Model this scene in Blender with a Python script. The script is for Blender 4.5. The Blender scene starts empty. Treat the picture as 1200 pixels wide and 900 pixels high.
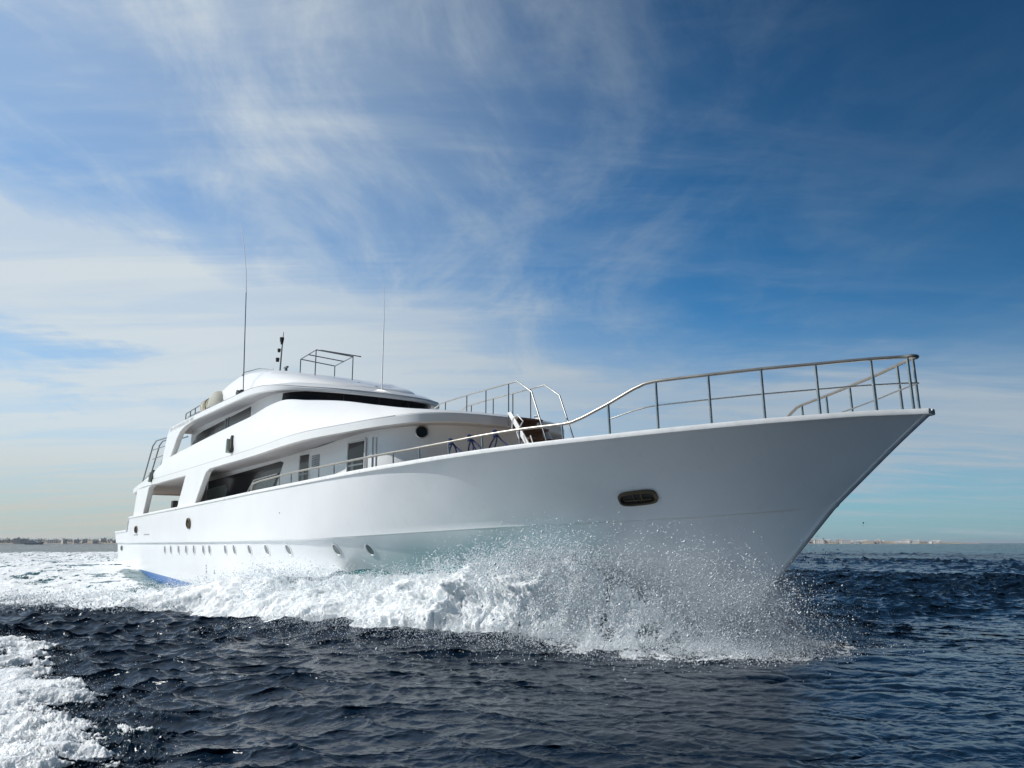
import bpy, bmesh, math, random
import numpy as np
from mathutils import Vector, Matrix
PI = math.pi
rad = math.radians
S = bpy.context.scene
COL = S.collection
random.seed(7)
RNG = np.random.default_rng(11)

# ------------------------------------------------------------------ camera
CAM_H = 1.9
PITCH = math.atan(186 / 950)
cd = bpy.data.cameras.new('camera')
cd.sensor_width = 36.0
cd.lens = 36.0 * 950 / 1200
cd.clip_start = 0.1
cd.clip_end = 20000
cam = bpy.data.objects.new('camera', cd)
COL.objects.link(cam)
cam.location = (0, 0, CAM_H)
cam.rotation_euler = (PI / 2 + PITCH, 0, 0)
S.camera = cam

# ------------------------------------------------------------------ sky, sun, exposure
SUN_AZ = rad(-91)      # clockwise from +Y
SUN_EL = rad(38)
w = bpy.data.worlds.new('World')
S.world = w
w.use_nodes = True
nt = w.node_tree
N = nt.nodes; Lk = nt.links
bg = N['Background']
def nd(tree, t, **kw):
    n = tree.nodes.new(t)
    for k, v in kw.items():
        if k.startswith('i_'):
            n.inputs[k[2:].replace('_', ' ')].default_value = v
        elif k[0] == 'n' and k[1:].isdigit():
            n.inputs[int(k[1:])].default_value = v
        else:
            setattr(n, k, v)
    return n
def math_n(tree, op, a, b=None, clamp=False):
    n = tree.nodes.new('ShaderNodeMath'); n.operation = op; n.use_clamp = clamp
    for i, v in enumerate((a, b)):
        if v is None: continue
        if isinstance(v, (int, float)): n.inputs[i].default_value = v
        else: tree.links.new(v, n.inputs[i])
    return n.outputs[0]
def mix_rgb(tree, fac, a, b, mode='MIX'):
    n = tree.nodes.new('ShaderNodeMix'); n.data_type = 'RGBA'; n.blend_type = mode
    for idx, v in ((0, fac), (6, a), (7, b)):
        if isinstance(v, (int, float)): n.inputs[idx].default_value = v
        elif isinstance(v, tuple): n.inputs[idx].default_value = v
        else: tree.links.new(v, n.inputs[idx])
    return n.outputs[2]
def ramp(tree, src, pts, interp='LINEAR'):
    n = tree.nodes.new('ShaderNodeValToRGB')
    cr = n.color_ramp; cr.interpolation = interp
    while len(cr.elements) < len(pts): cr.elements.new(0.5)
    for e, (p, c) in zip(cr.elements, pts):
        e.position = p; e.color = c if isinstance(c, tuple) else (c, c, c, 1)
    tree.links.new(src, n.inputs[0])
    return n.outputs[0]
def maprange(tree, src, a, b, c=0.0, d=1.0, smooth=True):
    n = tree.nodes.new('ShaderNodeMapRange'); n.interpolation_type = 'SMOOTHSTEP' if smooth else 'LINEAR'
    tree.links.new(src, n.inputs[0])
    for i, v in enumerate((a, b, c, d)): n.inputs[i + 1].default_value = v
    return n.outputs[0]

sky = nd(nt, 'ShaderNodeTexSky', sky_type='NISHITA', sun_disc=False, sun_elevation=SUN_EL,
         sun_rotation=SUN_AZ, altitude=0, air_density=1.0, dust_density=0.6, ozone_density=3.0)
tc = N.new('ShaderNodeTexCoord')
nrm = nd(nt, 'ShaderNodeVectorMath', operation='NORMALIZE'); Lk.new(tc.outputs['Generated'], nrm.inputs[0])
sep = N.new('ShaderNodeSeparateXYZ'); Lk.new(nrm.outputs[0], sep.inputs[0])
X, Y, Z = sep.outputs
zc = math_n(nt, 'MAXIMUM', Z, 0.0)
zz = math_n(nt, 'ADD', zc, 0.10)
px_ = math_n(nt, 'DIVIDE', X, zz); py_ = math_n(nt, 'DIVIDE', Y, zz)
comb = N.new('ShaderNodeCombineXYZ'); Lk.new(px_, comb.inputs[0]); Lk.new(py_, comb.inputs[1])
# cirrus layer 1: fans of wisps, layer 2: broad bank
def cloud_noise(scale, rot, loc, detail, rough, dist, stretch):
    mp = N.new('ShaderNodeMapping'); mp.vector_type = 'POINT'
    mp.inputs['Rotation'].default_value = (0, 0, rot); mp.inputs['Location'].default_value = loc
    mp.inputs['Scale'].default_value = (stretch[0], stretch[1], 1)
    Lk.new(comb.outputs[0], mp.inputs[0])
    n = nd(nt, 'ShaderNodeTexNoise', noise_dimensions='2D')
    n.inputs['Scale'].default_value = scale; n.inputs['Detail'].default_value = detail
    n.inputs['Roughness'].default_value = rough; n.inputs['Distortion'].default_value = dist
    Lk.new(mp.outputs[0], n.inputs['Vector'])
    return n.outputs[0]
wisp = cloud_noise(2.0, rad(30), (3.1, 7.7, 0), 10, 0.65, 0.30, (1.35, 0.60))
wisp2 = cloud_noise(1.6, rad(-28), (1.3, 2.2, 0), 9, 0.62, 0.30, (0.45, 1.4))
veil = cloud_noise(0.5, rad(-40), (9.3, 4.2, 0), 5, 0.5, 0.4, (0.6, 1.0))
bank = cloud_noise(0.9, rad(8), (5.2, 1.1, 0), 7, 0.55, 0.5, (0.35, 0.9))
azr = math_n(nt, 'ARCTAN2', X, Y)                       # 0 ahead, + to the right
el = math_n(nt, 'ARCSINE', Z)
leftw = maprange(nt, azr, 0.28, -0.42)                  # more cloud toward the sun side
# bank height slopes down to the right
bank_c = math_n(nt, 'SUBTRACT', 0.29, math_n(nt, 'MULTIPLY', math_n(nt, 'ADD', azr, 0.55), 0.16))
bd_ = math_n(nt, 'ABSOLUTE', math_n(nt, 'SUBTRACT', math_n(nt, 'ADD', el, math_n(nt, 'MULTIPLY', math_n(nt, 'SUBTRACT', wisp2, 0.5), 0.22)), bank_c))
bank_m = maprange(nt, bd_, 0.115, 0.0)
bank_f = math_n(nt, 'MULTIPLY', bank_m, maprange(nt, bank, 0.28, 0.62, 0.35, 1.0))
bank_f = math_n(nt, 'MULTIPLY', bank_f, maprange(nt, azr, 0.75, -0.3, 0.35, 1.0))
w1 = math_n(nt, 'MULTIPLY', maprange(nt, wisp, 0.38, 0.78), maprange(nt, azr, 0.5, -0.15, 0.14, 1.0))
w2 = math_n(nt, 'MULTIPLY', maprange(nt, wisp2, 0.45, 0.78), maprange(nt, azr, 0.6, -0.1, 0.16, 0.8))
v1 = math_n(nt, 'MULTIPLY', maprange(nt, veil, 0.25, 0.72), leftw)
cl = math_n(nt, 'ADD', math_n(nt, 'MULTIPLY', w1, 0.44), math_n(nt, 'MULTIPLY', w2, 0.38))
cl = math_n(nt, 'ADD', cl, math_n(nt, 'MULTIPLY', v1, 0.62))
cl = math_n(nt, 'ADD', cl, math_n(nt, 'MULTIPLY', bank_f, 0.92))
low = maprange(nt, el, 0.30, 0.0)
cl = math_n(nt, 'ADD', cl, math_n(nt, 'MULTIPLY', low, math_n(nt, 'ADD', 0.50, math_n(nt, 'MULTIPLY', leftw, 0.24))))
rb_ = math_n(nt, 'ABSOLUTE', math_n(nt, 'SUBTRACT', math_n(nt, 'ADD', el, math_n(nt, 'MULTIPLY', math_n(nt, 'SUBTRACT', wisp2, 0.5), 0.16)), 0.145))
rbank = math_n(nt, 'MULTIPLY', maprange(nt, rb_, 0.105, 0.0), maprange(nt, bank, 0.30, 0.60, 0.45, 1.0))
rbank = math_n(nt, 'MULTIPLY', rbank, maprange(nt, azr, -0.1, 0.25))
cl = math_n(nt, 'ADD', cl, math_n(nt, 'MULTIPLY', rbank, 0.62))
cl = math_n(nt, 'ADD', cl, math_n(nt, 'MULTIPLY', math_n(nt, 'MULTIPLY', leftw, maprange(nt, el, 0.45, 0.25)), 0.36))
fib = cloud_noise(1.7, rad(-14), (7.7, 3.3, 0), 10, 0.62, 0.25, (0.32, 1.5))
cl = math_n(nt, 'MULTIPLY', math_n(nt, 'MINIMUM', cl, 1.0), maprange(nt, fib, 0.36, 0.60, 0.80, 1.0))
cl = math_n(nt, 'MULTIPLY', math_n(nt, 'MINIMUM', cl, 1.0), maprange(nt, Y, 0.35, -0.4, 0.92, 0.15))
# deepen the clear blue away from the sun
skyc = mix_rgb(nt, 1.0, sky.outputs[0], (0.48, 1.32, 1.80, 1), 'MULTIPLY')
dk = maprange(nt, math_n(nt, 'ADD', azr, math_n(nt, 'MULTIPLY', el, 1.1)), -0.05, 1.25, 1.05, 0.42)
dkc = N.new('ShaderNodeCombineColor')
for i in range(3): Lk.new(dk, dkc.inputs[i])
skyc = mix_rgb(nt, 1.0, skyc, dkc.outputs[0], 'MULTIPLY')
warm = maprange(nt, el, 0.14, 0.0)
warm = math_n(nt, 'MULTIPLY', warm, maprange(nt, azr, 0.35, -0.4))
cloudc = mix_rgb(nt, leftw, (5.4, 6.4, 7.3, 1), (9.0, 9.8, 10.1, 1))
cloudc = mix_rgb(nt, warm, cloudc, (7.4, 7.25, 6.5, 1))
final = mix_rgb(nt, cl, skyc, cloudc)
# unseen sky behind the viewer and far right, dimmed to shade the bow
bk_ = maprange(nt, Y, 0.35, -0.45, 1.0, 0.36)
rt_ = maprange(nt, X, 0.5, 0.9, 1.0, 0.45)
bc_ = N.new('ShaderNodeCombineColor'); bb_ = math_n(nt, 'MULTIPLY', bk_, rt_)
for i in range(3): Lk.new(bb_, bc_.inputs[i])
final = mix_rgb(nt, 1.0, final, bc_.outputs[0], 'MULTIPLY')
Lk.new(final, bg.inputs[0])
bg.inputs[1].default_value = 0.075
w.cycles.sampling_method = 'MANUAL'; w.cycles.sample_map_resolution = 512

sd = bpy.data.lights.new('sun', 'SUN'); sd.energy = 4.3; sd.angle = rad(0.6); sd.color = (1.0, 0.97, 0.925)
sun = bpy.data.objects.new('sun', sd); COL.objects.link(sun)
sdir = Vector((math.sin(SUN_AZ) * math.cos(SUN_EL), math.cos(SUN_AZ) * math.cos(SUN_EL), math.sin(SUN_EL)))
sun.rotation_euler = sdir.to_track_quat('Z', 'Y').to_euler()
S.view_settings.view_transform = 'Standard'
S.view_settings.look = 'None'
S.view_settings.exposure = 0.0
S.view_settings.gamma = 1.0
S.view_settings.use_curve_mapping = False
try:
    S.cycles.max_bounces = 8; S.cycles.transparent_max_bounces = 24; S.cycles.volume_bounces = 1
    S.cycles.caustics_reflective = False; S.cycles.caustics_refractive = False
    S.cycles.use_denoising = True; S.cycles.sample_clamp_direct = 5; S.cycles.sample_clamp_indirect = 5
except Exception: pass

# ------------------------------------------------------------------ frames: yacht axes in the world
ANG = rad(35.87117)
U = np.array([math.sin(ANG), -math.cos(ANG), 0.0])
P = np.array([math.cos(ANG), math.sin(ANG), 0.0])
O = np.array([-17.9114, 46.8695, 0.0])
YROT = math.atan2(U[1], U[0])
MB2W = Matrix.Translation(Vector(O)) @ Matrix.Rotation(YROT, 4, 'Z')

# ------------------------------------------------------------------ materials
def new_mat(name):
    m = bpy.data.materials.new(name); m.use_nodes = True
    return m, m.node_tree, m.node_tree.nodes['Principled BSDF']
def simple(name, col, rough=0.5, metal=0.0, var=0.06, vscale=6.0, coat=0.0, spec=0.5):
    m, t, b = new_mat(name)
    n = nd(t, 'ShaderNodeTexNoise'); n.inputs['Scale'].default_value = vscale; n.inputs['Detail'].default_value = 5
    co = t.nodes.new('ShaderNodeTexCoord'); t.links.new(co.outputs['Object'], n.inputs['Vector'])
    f = maprange(t, n.outputs[0], 0.3, 0.7, 1 - var, 1 + var, False)
    cc = t.nodes.new('ShaderNodeCombineColor')
    for i in range(3): t.links.new(math_n(t, 'MULTIPLY', f, col[i]), cc.inputs[i])
    t.links.new(cc.outputs[0], b.inputs['Base Color'])
    r = maprange(t, n.outputs[0], 0.3, 0.7, rough * 0.85, min(1, rough * 1.15), False)
    t.links.new(r, b.inputs['Roughness'])
    b.inputs['Metallic'].default_value = metal
    b.inputs['Specular IOR Level'].default_value = spec
    b.inputs['Coat Weight'].default_value = coat; b.inputs['Coat Roughness'].default_value = 0.08
    return m
def gelcoat(name, col, hull=False):
    m, t, b = new_mat(name)
    co = t.nodes.new('ShaderNodeTexCoord')
    n = nd(t, 'ShaderNodeTexNoise'); n.inputs['Scale'].default_value = 0.9; n.inputs['Detail'].default_value = 6
    t.links.new(co.outputs['Object'], n.inputs['Vector'])
    # faint vertical run-off streaks
    mp = t.nodes.new('ShaderNodeMapping'); mp.inputs['Scale'].default_value = (7, 7, 0.5)
    t.links.new(co.outputs['Object'], mp.inputs[0])
    n2 = nd(t, 'ShaderNodeTexNoise'); n2.inputs['Scale'].default_value = 1.2; n2.inputs['Detail'].default_value = 4
    t.links.new(mp.outputs[0], n2.inputs['Vector'])
    f = math_n(t, 'MULTIPLY', maprange(t, n.outputs[0], 0.3, 0.7, 0.97, 1.02, False), maprange(t, n2.outputs[0], 0.55, 0.8, 1.0, 0.95))
    cc = t.nodes.new('ShaderNodeCombineColor')
    for i in range(3): t.links.new(math_n(t, 'MULTIPLY', f, col[i]), cc.inputs[i])
    out = cc.outputs[0]
    if hull:
        sp = t.nodes.new('ShaderNodeSeparateXYZ'); t.links.new(co.outputs['Object'], sp.inputs[0])
        # antifouling paint below the boot line, which climbs toward the stern (object space of the hull)
        line = math_n(t, 'SUBTRACT', 0.79, math_n(t, 'MULTIPLY', sp.outputs[0], 0.0308))
        fac = math_n(t, 'GREATER_THAN', sp.outputs[2], line)
        out = mix_rgb(t, fac, (0.02, 0.13, 0.42, 1), out)
    t.links.new(out, b.inputs['Base Color'])
    b.inputs['Roughness'].default_value = 0.32
    b.inputs['Coat Weight'].default_value = 0.35; b.inputs['Coat Roughness'].default_value = 0.12
    bp = t.nodes.new('ShaderNodeBump'); bp.inputs['Strength'].default_value = 0.10; bp.inputs['Distance'].default_value = 0.05
    t.links.new(n.outputs[0], bp.inputs['Height']); t.links.new(bp.outputs[0], b.inputs['Normal'])
    return m
M_hull = gelcoat('hull_paint', (0.80, 0.81, 0.82), True)
M_white = gelcoat('white_gelcoat', (0.81, 0.81, 0.80))
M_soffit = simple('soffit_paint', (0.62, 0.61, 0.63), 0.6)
M_cap = simple('cap_white', (0.85, 0.85, 0.84), 0.3, coat=0.3)
M_glass = simple('dark_glass', (0.008, 0.009, 0.010), 0.12, spec=0.22, var=0.2)
M_tint = simple('tinted_glass', (0.06, 0.075, 0.075), 0.12, spec=0.5, var=0.3)
M_curtain = simple('curtain_behind_glass', (0.25, 0.31, 0.30), 0.35, var=0.12)
M_steel = simple('stainless_steel', (0.50, 0.48, 0.44), 0.28, 1.0)
M_dsteel = simple('grey_steel_tube', (0.20, 0.22, 0.23), 0.35, 0.7)
M_wood = simple('varnished_teak', (0.13, 0.065, 0.032), 0.4, var=0.35, vscale=14)
M_rail = simple('weathered_rail', (0.44, 0.41, 0.36), 0.34, 0.8)
M_black = simple('black_rubber', (0.012, 0.012, 0.012), 0.55)
M_bronze = simple('bronze_rim', (0.13, 0.10, 0.065), 0.4, 0.8)
M_rope = simple('blue_rope', (0.018, 0.035, 0.12), 0.9, var=0.3, vscale=60)
M_cream = simple('cream_grp', (0.55, 0.50, 0.36), 0.45, var=0.12)
M_cover = simple('grey_beige_cover', (0.40, 0.40, 0.34), 0.75, var=0.12)
M_greyp = simple('grey_panel', (0.30, 0.32, 0.34), 0.5)
M_lampg = simple('lamp_glass', (0.30, 0.36, 0.28), 0.15)
M_deck = simple('teak_deck', (0.30, 0.22, 0.14), 0.6, var=0.15)
M_land = simple('dry_sand_hill', (0.30, 0.25, 0.18), 0.95, var=0.3, vscale=0.05)

# ------------------------------------------------------------------ helpers
class MB:
    def __init__(s): s.v = []; s.f = []
    def add(s, vs, fs):
        o = len(s.v); s.v += [tuple(map(float, v)) for v in vs]; s.f += [tuple(i + o for i in f) for f in fs]; return s
    def box(s, c, d, rot=None):
        vs = []
        for x in (-1, 1):
            for y in (-1, 1):
                for z in (-1, 1):
                    p = Vector((x * d[0] / 2, y * d[1] / 2, z * d[2] / 2))
                    if rot is not None: p = rot @ p
                    vs.append(p + Vector(c))
        return s.add(vs, [(0, 1, 3, 2), (4, 6, 7, 5), (0, 4, 5, 1), (2, 3, 7, 6), (0, 2, 6, 4), (1, 5, 7, 3)])
    def tube(s, pts, r, n=8, cap=True):
        pts = [Vector(p) for p in pts]
        rings = []
        m = len(pts)
        up = None
        for i, p in enumerate(pts):
            t = (pts[min(i + 1, m - 1)] - pts[max(i - 1, 0)]).normalized()
            if up is None:
                a = Vector((0, 0, 1)) if abs(t.z) < 0.9 else Vector((1, 0, 0))
                up = (a - t * a.dot(t)).normalized()
            else:
                up = (up - t * up.dot(t)).normalized()
            b = t.cross(up)
            rr = r[i] if isinstance(r, (list, tuple)) else r
            rings.append([p + (up * math.cos(2 * PI * k / n) + b * math.sin(2 * PI * k / n)) * rr for k in range(n)])
        vs = [v for rg in rings for v in rg]
        fs = []
        for i in range(m - 1):
            for k in range(n):
                fs.append((i * n + k, i * n + (k + 1) % n, (i + 1) * n + (k + 1) % n, (i + 1) * n + k))
        if cap: fs += [tuple(range(n))[::-1], tuple((m - 1) * n + k for k in range(n))]
        return s.add(vs, fs)
    def panel(s, poly, n, th):
        """flat polygon extruded along n by th"""
        n = Vector(n).normalized() * th; k = len(poly)
        vs = [Vector(p) for p in poly] + [Vector(p) + n for p in poly]
        return s.add(vs, [tuple(range(k)), tuple(range(2 * k - 1, k - 1, -1))] + [(i, k + i, k + (i + 1) % k, (i + 1) % k) for i in range(k)])
    def loft(s, rows, close=False):
        m = len(rows); n = len(rows[0]); vs = [p for r in rows for p in r]; fs = []
        for i in range(m - 1):
            for j in range(n - 1 + (1 if close else 0)):
                fs.append((i * n + j, i * n + (j + 1) % n, (i + 1) * n + (j + 1) % n, (i + 1) * n + j))
        return s.add(vs, fs)
def link_mesh(name, mb, mat, parent=None, smooth=False, ang=35, bevel=0.0, mirror=False, recalc=True):
    me = bpy.data.meshes.new(name)
    me.from_pydata(mb.v, [], mb.f)
    bm = bmesh.new(); bm.from_mesh(me)
    if mirror:
        g = bmesh.ops.duplicate(bm, geom=bm.verts[:] + bm.edges[:] + bm.faces[:])
        nv = [e for e in g['geom'] if isinstance(e, bmesh.types.BMVert)]
        for v in nv: v.co.y = -v.co.y
        nf = [e for e in g['geom'] if isinstance(e, bmesh.types.BMFace)]
        bmesh.ops.reverse_faces(bm, faces=nf)
    bmesh.ops.remove_doubles(bm, verts=bm.verts[:], dist=0.0005)
    if recalc: bmesh.ops.recalc_face_normals(bm, faces=bm.faces[:])
    bm.to_mesh(me); bm.free()
    me.materials.append(mat)
    if smooth:
        me.shade_smooth()
        try: me.set_sharp_from_angle(angle=rad(ang))
        except Exception: pass
    o = bpy.data.objects.new(name, me)
    COL.objects.link(o)
    if parent: o.parent = parent
    if bevel:
        b = o.modifiers.new('bevel', 'BEVEL'); b.width = bevel; b.segments = 2; b.limit_method = 'ANGLE'; b.angle_limit = rad(40)
    return o
def empty(name, loc=(0, 0, 0), rot=0.0):
    o = bpy.data.objects.new(name, None); o.location = loc; o.rotation_euler = (0, 0, rot); COL.objects.link(o); return o
def tag(o, label=None, cat=None, group=None, kind=None):
    if label: o['label'] = label
    if cat: o['category'] = cat
    if group: o['group'] = group
    if kind: o['kind'] = kind
    return o
def crom(ctrl, n):
    """Catmull-Rom resample of matched control points: n samples per span"""
    c = [np.array(p, float) for p in ctrl]; out = []
    for i in range(len(c) - 1):
        p0 = c[max(i - 1, 0)]; p1 = c[i]; p2 = c[i + 1]; p3 = c[min(i + 2, len(c) - 1)]
        if i == 0: p0 = 2 * p1 - p2
        if i == len(c) - 2: p3 = 2 * p2 - p1
        for k in range(n):
            t = k / n
            # centripetal-ish: use monotone clamp by chord lengths
            d1 = max(1e-6, np.linalg.norm(p2 - p1)); d0 = max(1e-6, np.linalg.norm(p1 - p0)); d2 = max(1e-6, np.linalg.norm(p3 - p2))
            m1 = ((p2 - p1) / d1 * d0 + (p1 - p0) / d0 * d1) / (d0 + d1) * d1
            m2 = ((p3 - p2) / d2 * d1 + (p2 - p1) / d1 * d2) / (d1 + d2) * d1
            out.append((2*t**3 - 3*t**2 + 1) * p1 + (t**3 - 2*t**2 + t) * m1 + (-2*t**3 + 3*t**2) * p2 + (t**3 - t**2) * m2)
    out.append(c[-1])
    return out
interp = lambda x, T: float(np.interp(x, [a for a, b in T], [b for a, b in T]))

# ================================================================== YACHT
yacht = empty('motor_yacht', Vector(O), YROT)
tag(yacht, 'large white three-deck motor yacht ploughing ahead through its own foaming bow wave', 'yacht')

def bd(x):
    t = min(max(0, (x - 28) / 14), 1); return 4.2 * (1 - t ** 2.5) - 0.10 * max(0, (5 - x) / 5) ** 2
def bk(x):
    t = min(max(0, (x - 22) / 18.2), 1); return 4.12 * (1 - t ** 2.2) - 0.10 * max(0, (5 - x) / 5) ** 2
def bw(x):
    t = min(max(0, (x - 14) / 23.4), 1); return 4.0 * (1 - t ** 2.0) - 0.10 * max(0, (5 - x) / 5) ** 2
ZS = [(0, 2.48), (2.55, 2.52), (2.85, 3.17), (12.2, 3.33), (18.6, 3.45), (22.3, 3.53), (26, 3.59), (29, 3.64), (31.8, 3.69), (34.5, 3.77), (37.3, 3.845), (39.9, 3.94), (41.2, 3.98), (42, 3.97)]
ZK = [(0, 1.93), (16.5, 1.96), (26, 2.04), (30, 2.15), (34.7, 2.31), (38, 2.42), (40.2, 2.56)]
def zs(x): return interp(x, ZS)
def zk(x): return interp(x, ZK)
def sm(x, a, b):
    t = min(max((x - a) / (b - a), 0), 1); return t * t * (3 - 2 * t)
SS = sorted(set([round(v, 3) for v in np.linspace(0, 42, 169)] + [-1.2, -.9, -.6, -.3] + [2.55, 2.7, 2.85] + [41.85, 41.95]))
def xl(s, xe): return s if s < 18 else 18 + (s - 18) * (xe - 18) / 24.0
NB = 0.07   # half thickness of the stem bar
def hull_rows():
    rows = {}
    def mk(name, xe, bf, zf):
        r = []
        for s in SS:
            x = xl(s, xe); r.append((x, -(max(bf(s, x), 0) + NB * sm(s, 30, 42)), zf(s, x)))
        rows[name] = r
    mk('cap', 42, lambda s, x: bd(x), lambda s, x: zs(x))
    fl = lambda s: 0.07 * sm(s, 32, 41) * (1 - sm(s, 40.5, 42))
    mk('f1', 41.38, lambda s, x: 0.67 * bd(xl(s, 42)) + 0.33 * bk(xl(s, 40.2)) - fl(s) * 0.9, lambda s, x: 0.67 * zs(xl(s, 42)) + 0.33 * zk(xl(s, 40.2)))
    mk('f2', 40.78, lambda s, x: 0.33 * bd(xl(s, 42)) + 0.67 * bk(xl(s, 40.2)) - fl(s) * 0.8, lambda s, x: 0.33 * zs(xl(s, 42)) + 0.67 * zk(xl(s, 40.2)))
    kn = lambda s: 0.085 * (1 - .55 * sm(s, 34, 41)) * (1 - sm(s, 41, 42)) + 0.01
    mk('kt', 40.20, lambda s, x: bk(x), lambda s, x: zk(x))
    mk('kt2', 40.17, lambda s, x: bk(xl(s, 40.2)) - 0.01, lambda s, x: zk(xl(s, 40.2)) - 0.04)
    mk('kb', 40.12, lambda s, x: bk(xl(s, 40.2)) - kn(s), lambda s, x: zk(xl(s, 40.2)) - 0.07)
    mk('ch', 38.95, lambda s, x: 0.60 * bk(xl(s, 40.2)) + 0.40 * bw(xl(s, 37.4)) - kn(s) - 0.10 * sm(s, 28, 40) * (1 - sm(s, 40, 42)), lambda s, x: 1.35)
    mk('c2', 38.15, lambda s, x: 0.25 * bk(xl(s, 40.2)) + 0.75 * bw(xl(s, 37.4)) - kn(s) - 0.10 * sm(s, 28, 40) * (1 - sm(s, 40, 42)), lambda s, x: 0.65)
    mk('wl', 37.3, lambda s, x: bw(xl(s, 37.4)), lambda s, x: 0.0)
    mk('b1', 36.3, lambda s, x: 0.9 * bw(xl(s, 37.4)), lambda s, x: -0.55)
    mk('kl', 34, lambda s, x: 0.02, lambda s, x: -1.3)
    return rows
HR = hull_rows()
HN = ['cap', 'f1', 'f2', 'kt', 'kt2', 'kb', 'ch', 'c2', 'wl', 'b1', 'kl']
def densify(rows, names, sub):
    out = []
    for i, nm in enumerate(names):
        out.append(rows[nm])
        if nm in sub:
            a = rows[nm]; b = rows[names[i + 1]]
            p = rows[names[i - 1]] if i > 0 and nm not in ('kt', 'kb') else None
            q = rows[names[i + 2]] if i + 2 < len(names) and names[i + 1] not in ('kt', 'kb') else None
            for k in range(1, sub[nm]):
                t = k / sub[nm]; rr = []
                for j in range(len(a)):
                    A = np.array(a[j]); B = np.array(b[j]); Pm = np.array(p[j]) if p else 2 * A - B; Q = np.array(q[j]) if q else 2 * B - A
                    m1 = (B - Pm) / 2; m2 = (Q - A) / 2
                    rr.append(tuple((2*t**3-3*t**2+1)*A + (t**3-2*t**2+t)*m1 + (-2*t**3+3*t**2)*B + (t**3-t**2)*m2))
                out.append(rr)
    return out
HG = densify(HR, HN, {'cap': 4, 'f1': 4, 'f2': 4, 'kb': 5, 'ch': 4, 'c2': 4, 'wl': 3, 'b1': 3})
hm = MB(); hm.loft(HG)
# stem: half-round bar joining both sides
ends = [r[-1] for r in HG]
stem = []
for e in ends:
    ring = []
    for k in range(5):
        a = -PI / 2 + PI / 2 * k / 4
        ring.append((e[0] + abs(e[1]) * math.cos(a) * 1.1, e[1] * -math.sin(a), e[2]))
    stem.append(ring)
hm.loft(stem)
# transom half
tr = [r[0] for r in HG]
hm.loft([tr, [(p[0] - 0.25 * (1 - (p[2] - 2.4) ** 2 / 14), p[1] * 0.8, p[2]) for p in tr], [(p[0] - 0.35 * (1 - (p[2] - 2.4) ** 2 / 14), 0, p[2]) for p in tr]])
link_mesh('hull', hm, M_hull, yacht, True, 22, mirror=True)
HGA = np.array(HG)
def hull_y(x, z):
    """half breadth of the starboard side at (x,z), plus outward normal"""
    best = None
    def f(x, z):
        ys = []; zz = []
        for r in HGA:
            zz.append(np.interp(x, r[:, 0], r[:, 2])); ys.append(np.interp(x, r[:, 0], r[:, 1]))
        return float(np.interp(-z, [-v for v in zz], ys))
    y = f(x, z); dx = (f(x + .1, z) - f(x - .1, z)) / .2; dz = (f(x, z + .05) - f(x, z - .05)) / .1
    nrm = Vector((dx, -1, dz)).normalized()   # surface y=f: normal (fx,-1,fz) points to starboard
    return y, nrm

# gunwale cap, bulwark inside and deck
g = MB()
rws = []
for du, dz in ((0.025, -0.055), (0.035, -0.02), (0.02, 0.035), (-0.13, 0.035), (-0.14, -0.02), (-0.135, -0.06)):
    rws.append([(p[0] + (0.03 if s > 41.9 else 0), (-max(0.0, -p[1] + du) if s < 41.9 else -max(0.02, -p[1] + du)), p[2] + dz) for s, p in zip(SS, HR['cap'])])
g.loft(rws)
link_mesh('gunwale', g, M_cap, yacht, True, 40, mirror=True)
def inner(p, c, zt=0.0):
    return (p[0] - 0.10 * sm(c[0], 36, 42), min(-0.001, p[1] + 0.13), p[2] + zt)
def deck_row(dz):
    out = []
    for c, f in zip(HR['cap'], HR['f2']):
        p = inner(f, c, dz + .12)
        out.append((p[0], p[1], p[2] if c[0] > 2.8 else 2.0))
    return out
b = MB()
b.loft([[(p[0] - .05 * sm(p[0], 36, 42), min(-0.001, p[1] + 0.12), p[2] - 0.03) for p in HR['cap']], [inner(q, c) for q, c in zip(HR['f1'], HR['cap'])], deck_row(0)])
link_mesh('bulwark_lining', b, M_white, yacht, True, 40, mirror=True)
b = MB(); dr = deck_row(.02)
b.loft([dr, [(p[0], 0, p[2] + 0.04) for p in dr]])
link_mesh('main_deck', b, M_deck, yacht, mirror=True)

# portholes on the lower hull
def disc_frame(nrm):
    n = Vector(nrm).normalized(); t = Vector((1, 0, 0)); t = (t - n * t.dot(n)).normalized(); return n, t, n.cross(t)
def oval_ring(mb, c, n, t, u_, ra, rb, wd, depth, seg=28, square=0.0):
    rows = []
    for (k, off) in ((1.0 + wd / ra, -0.02), (1.0 + wd / ra, depth), (1.0 + 0.25 * wd / ra, depth * 1.3), (1.0, depth * 0.5), (1.0, -0.02)):
        rg = []
        for i in range(seg):
            a = 2 * PI * i / seg; ca, sa = math.cos(a), math.sin(a)
            e = 1 - square
            ca2 = math.copysign(abs(ca) ** e, ca); sa2 = math.copysign(abs(sa) ** e, sa)
            kk = k
            rg.append(Vector(c) + t * ca2 * (ra + (kk - 1) * ra) + u_ * sa2 * (rb + (kk - 1) * ra) + n * off)
        rows.append(rg)
    mb.loft(rows, True)
def oval_disc(mb, c, n, t, u_, ra, rb, off, seg=28, square=0.0):
    e = 1 - square
    vs = [Vector(c) + t * math.copysign(abs(math.cos(2*PI*i/seg)) ** e, math.cos(2*PI*i/seg)) * ra + u_ * math.copysign(abs(math.sin(2*PI*i/seg)) ** e, math.sin(2*PI*i/seg)) * rb + n * off for i in range(seg)]
    mb.add(vs, [tuple(range(seg))])
M_port = simple('porthole_glass', (0.16, 0.18, 0.18), 0.12, spec=0.6)
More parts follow.
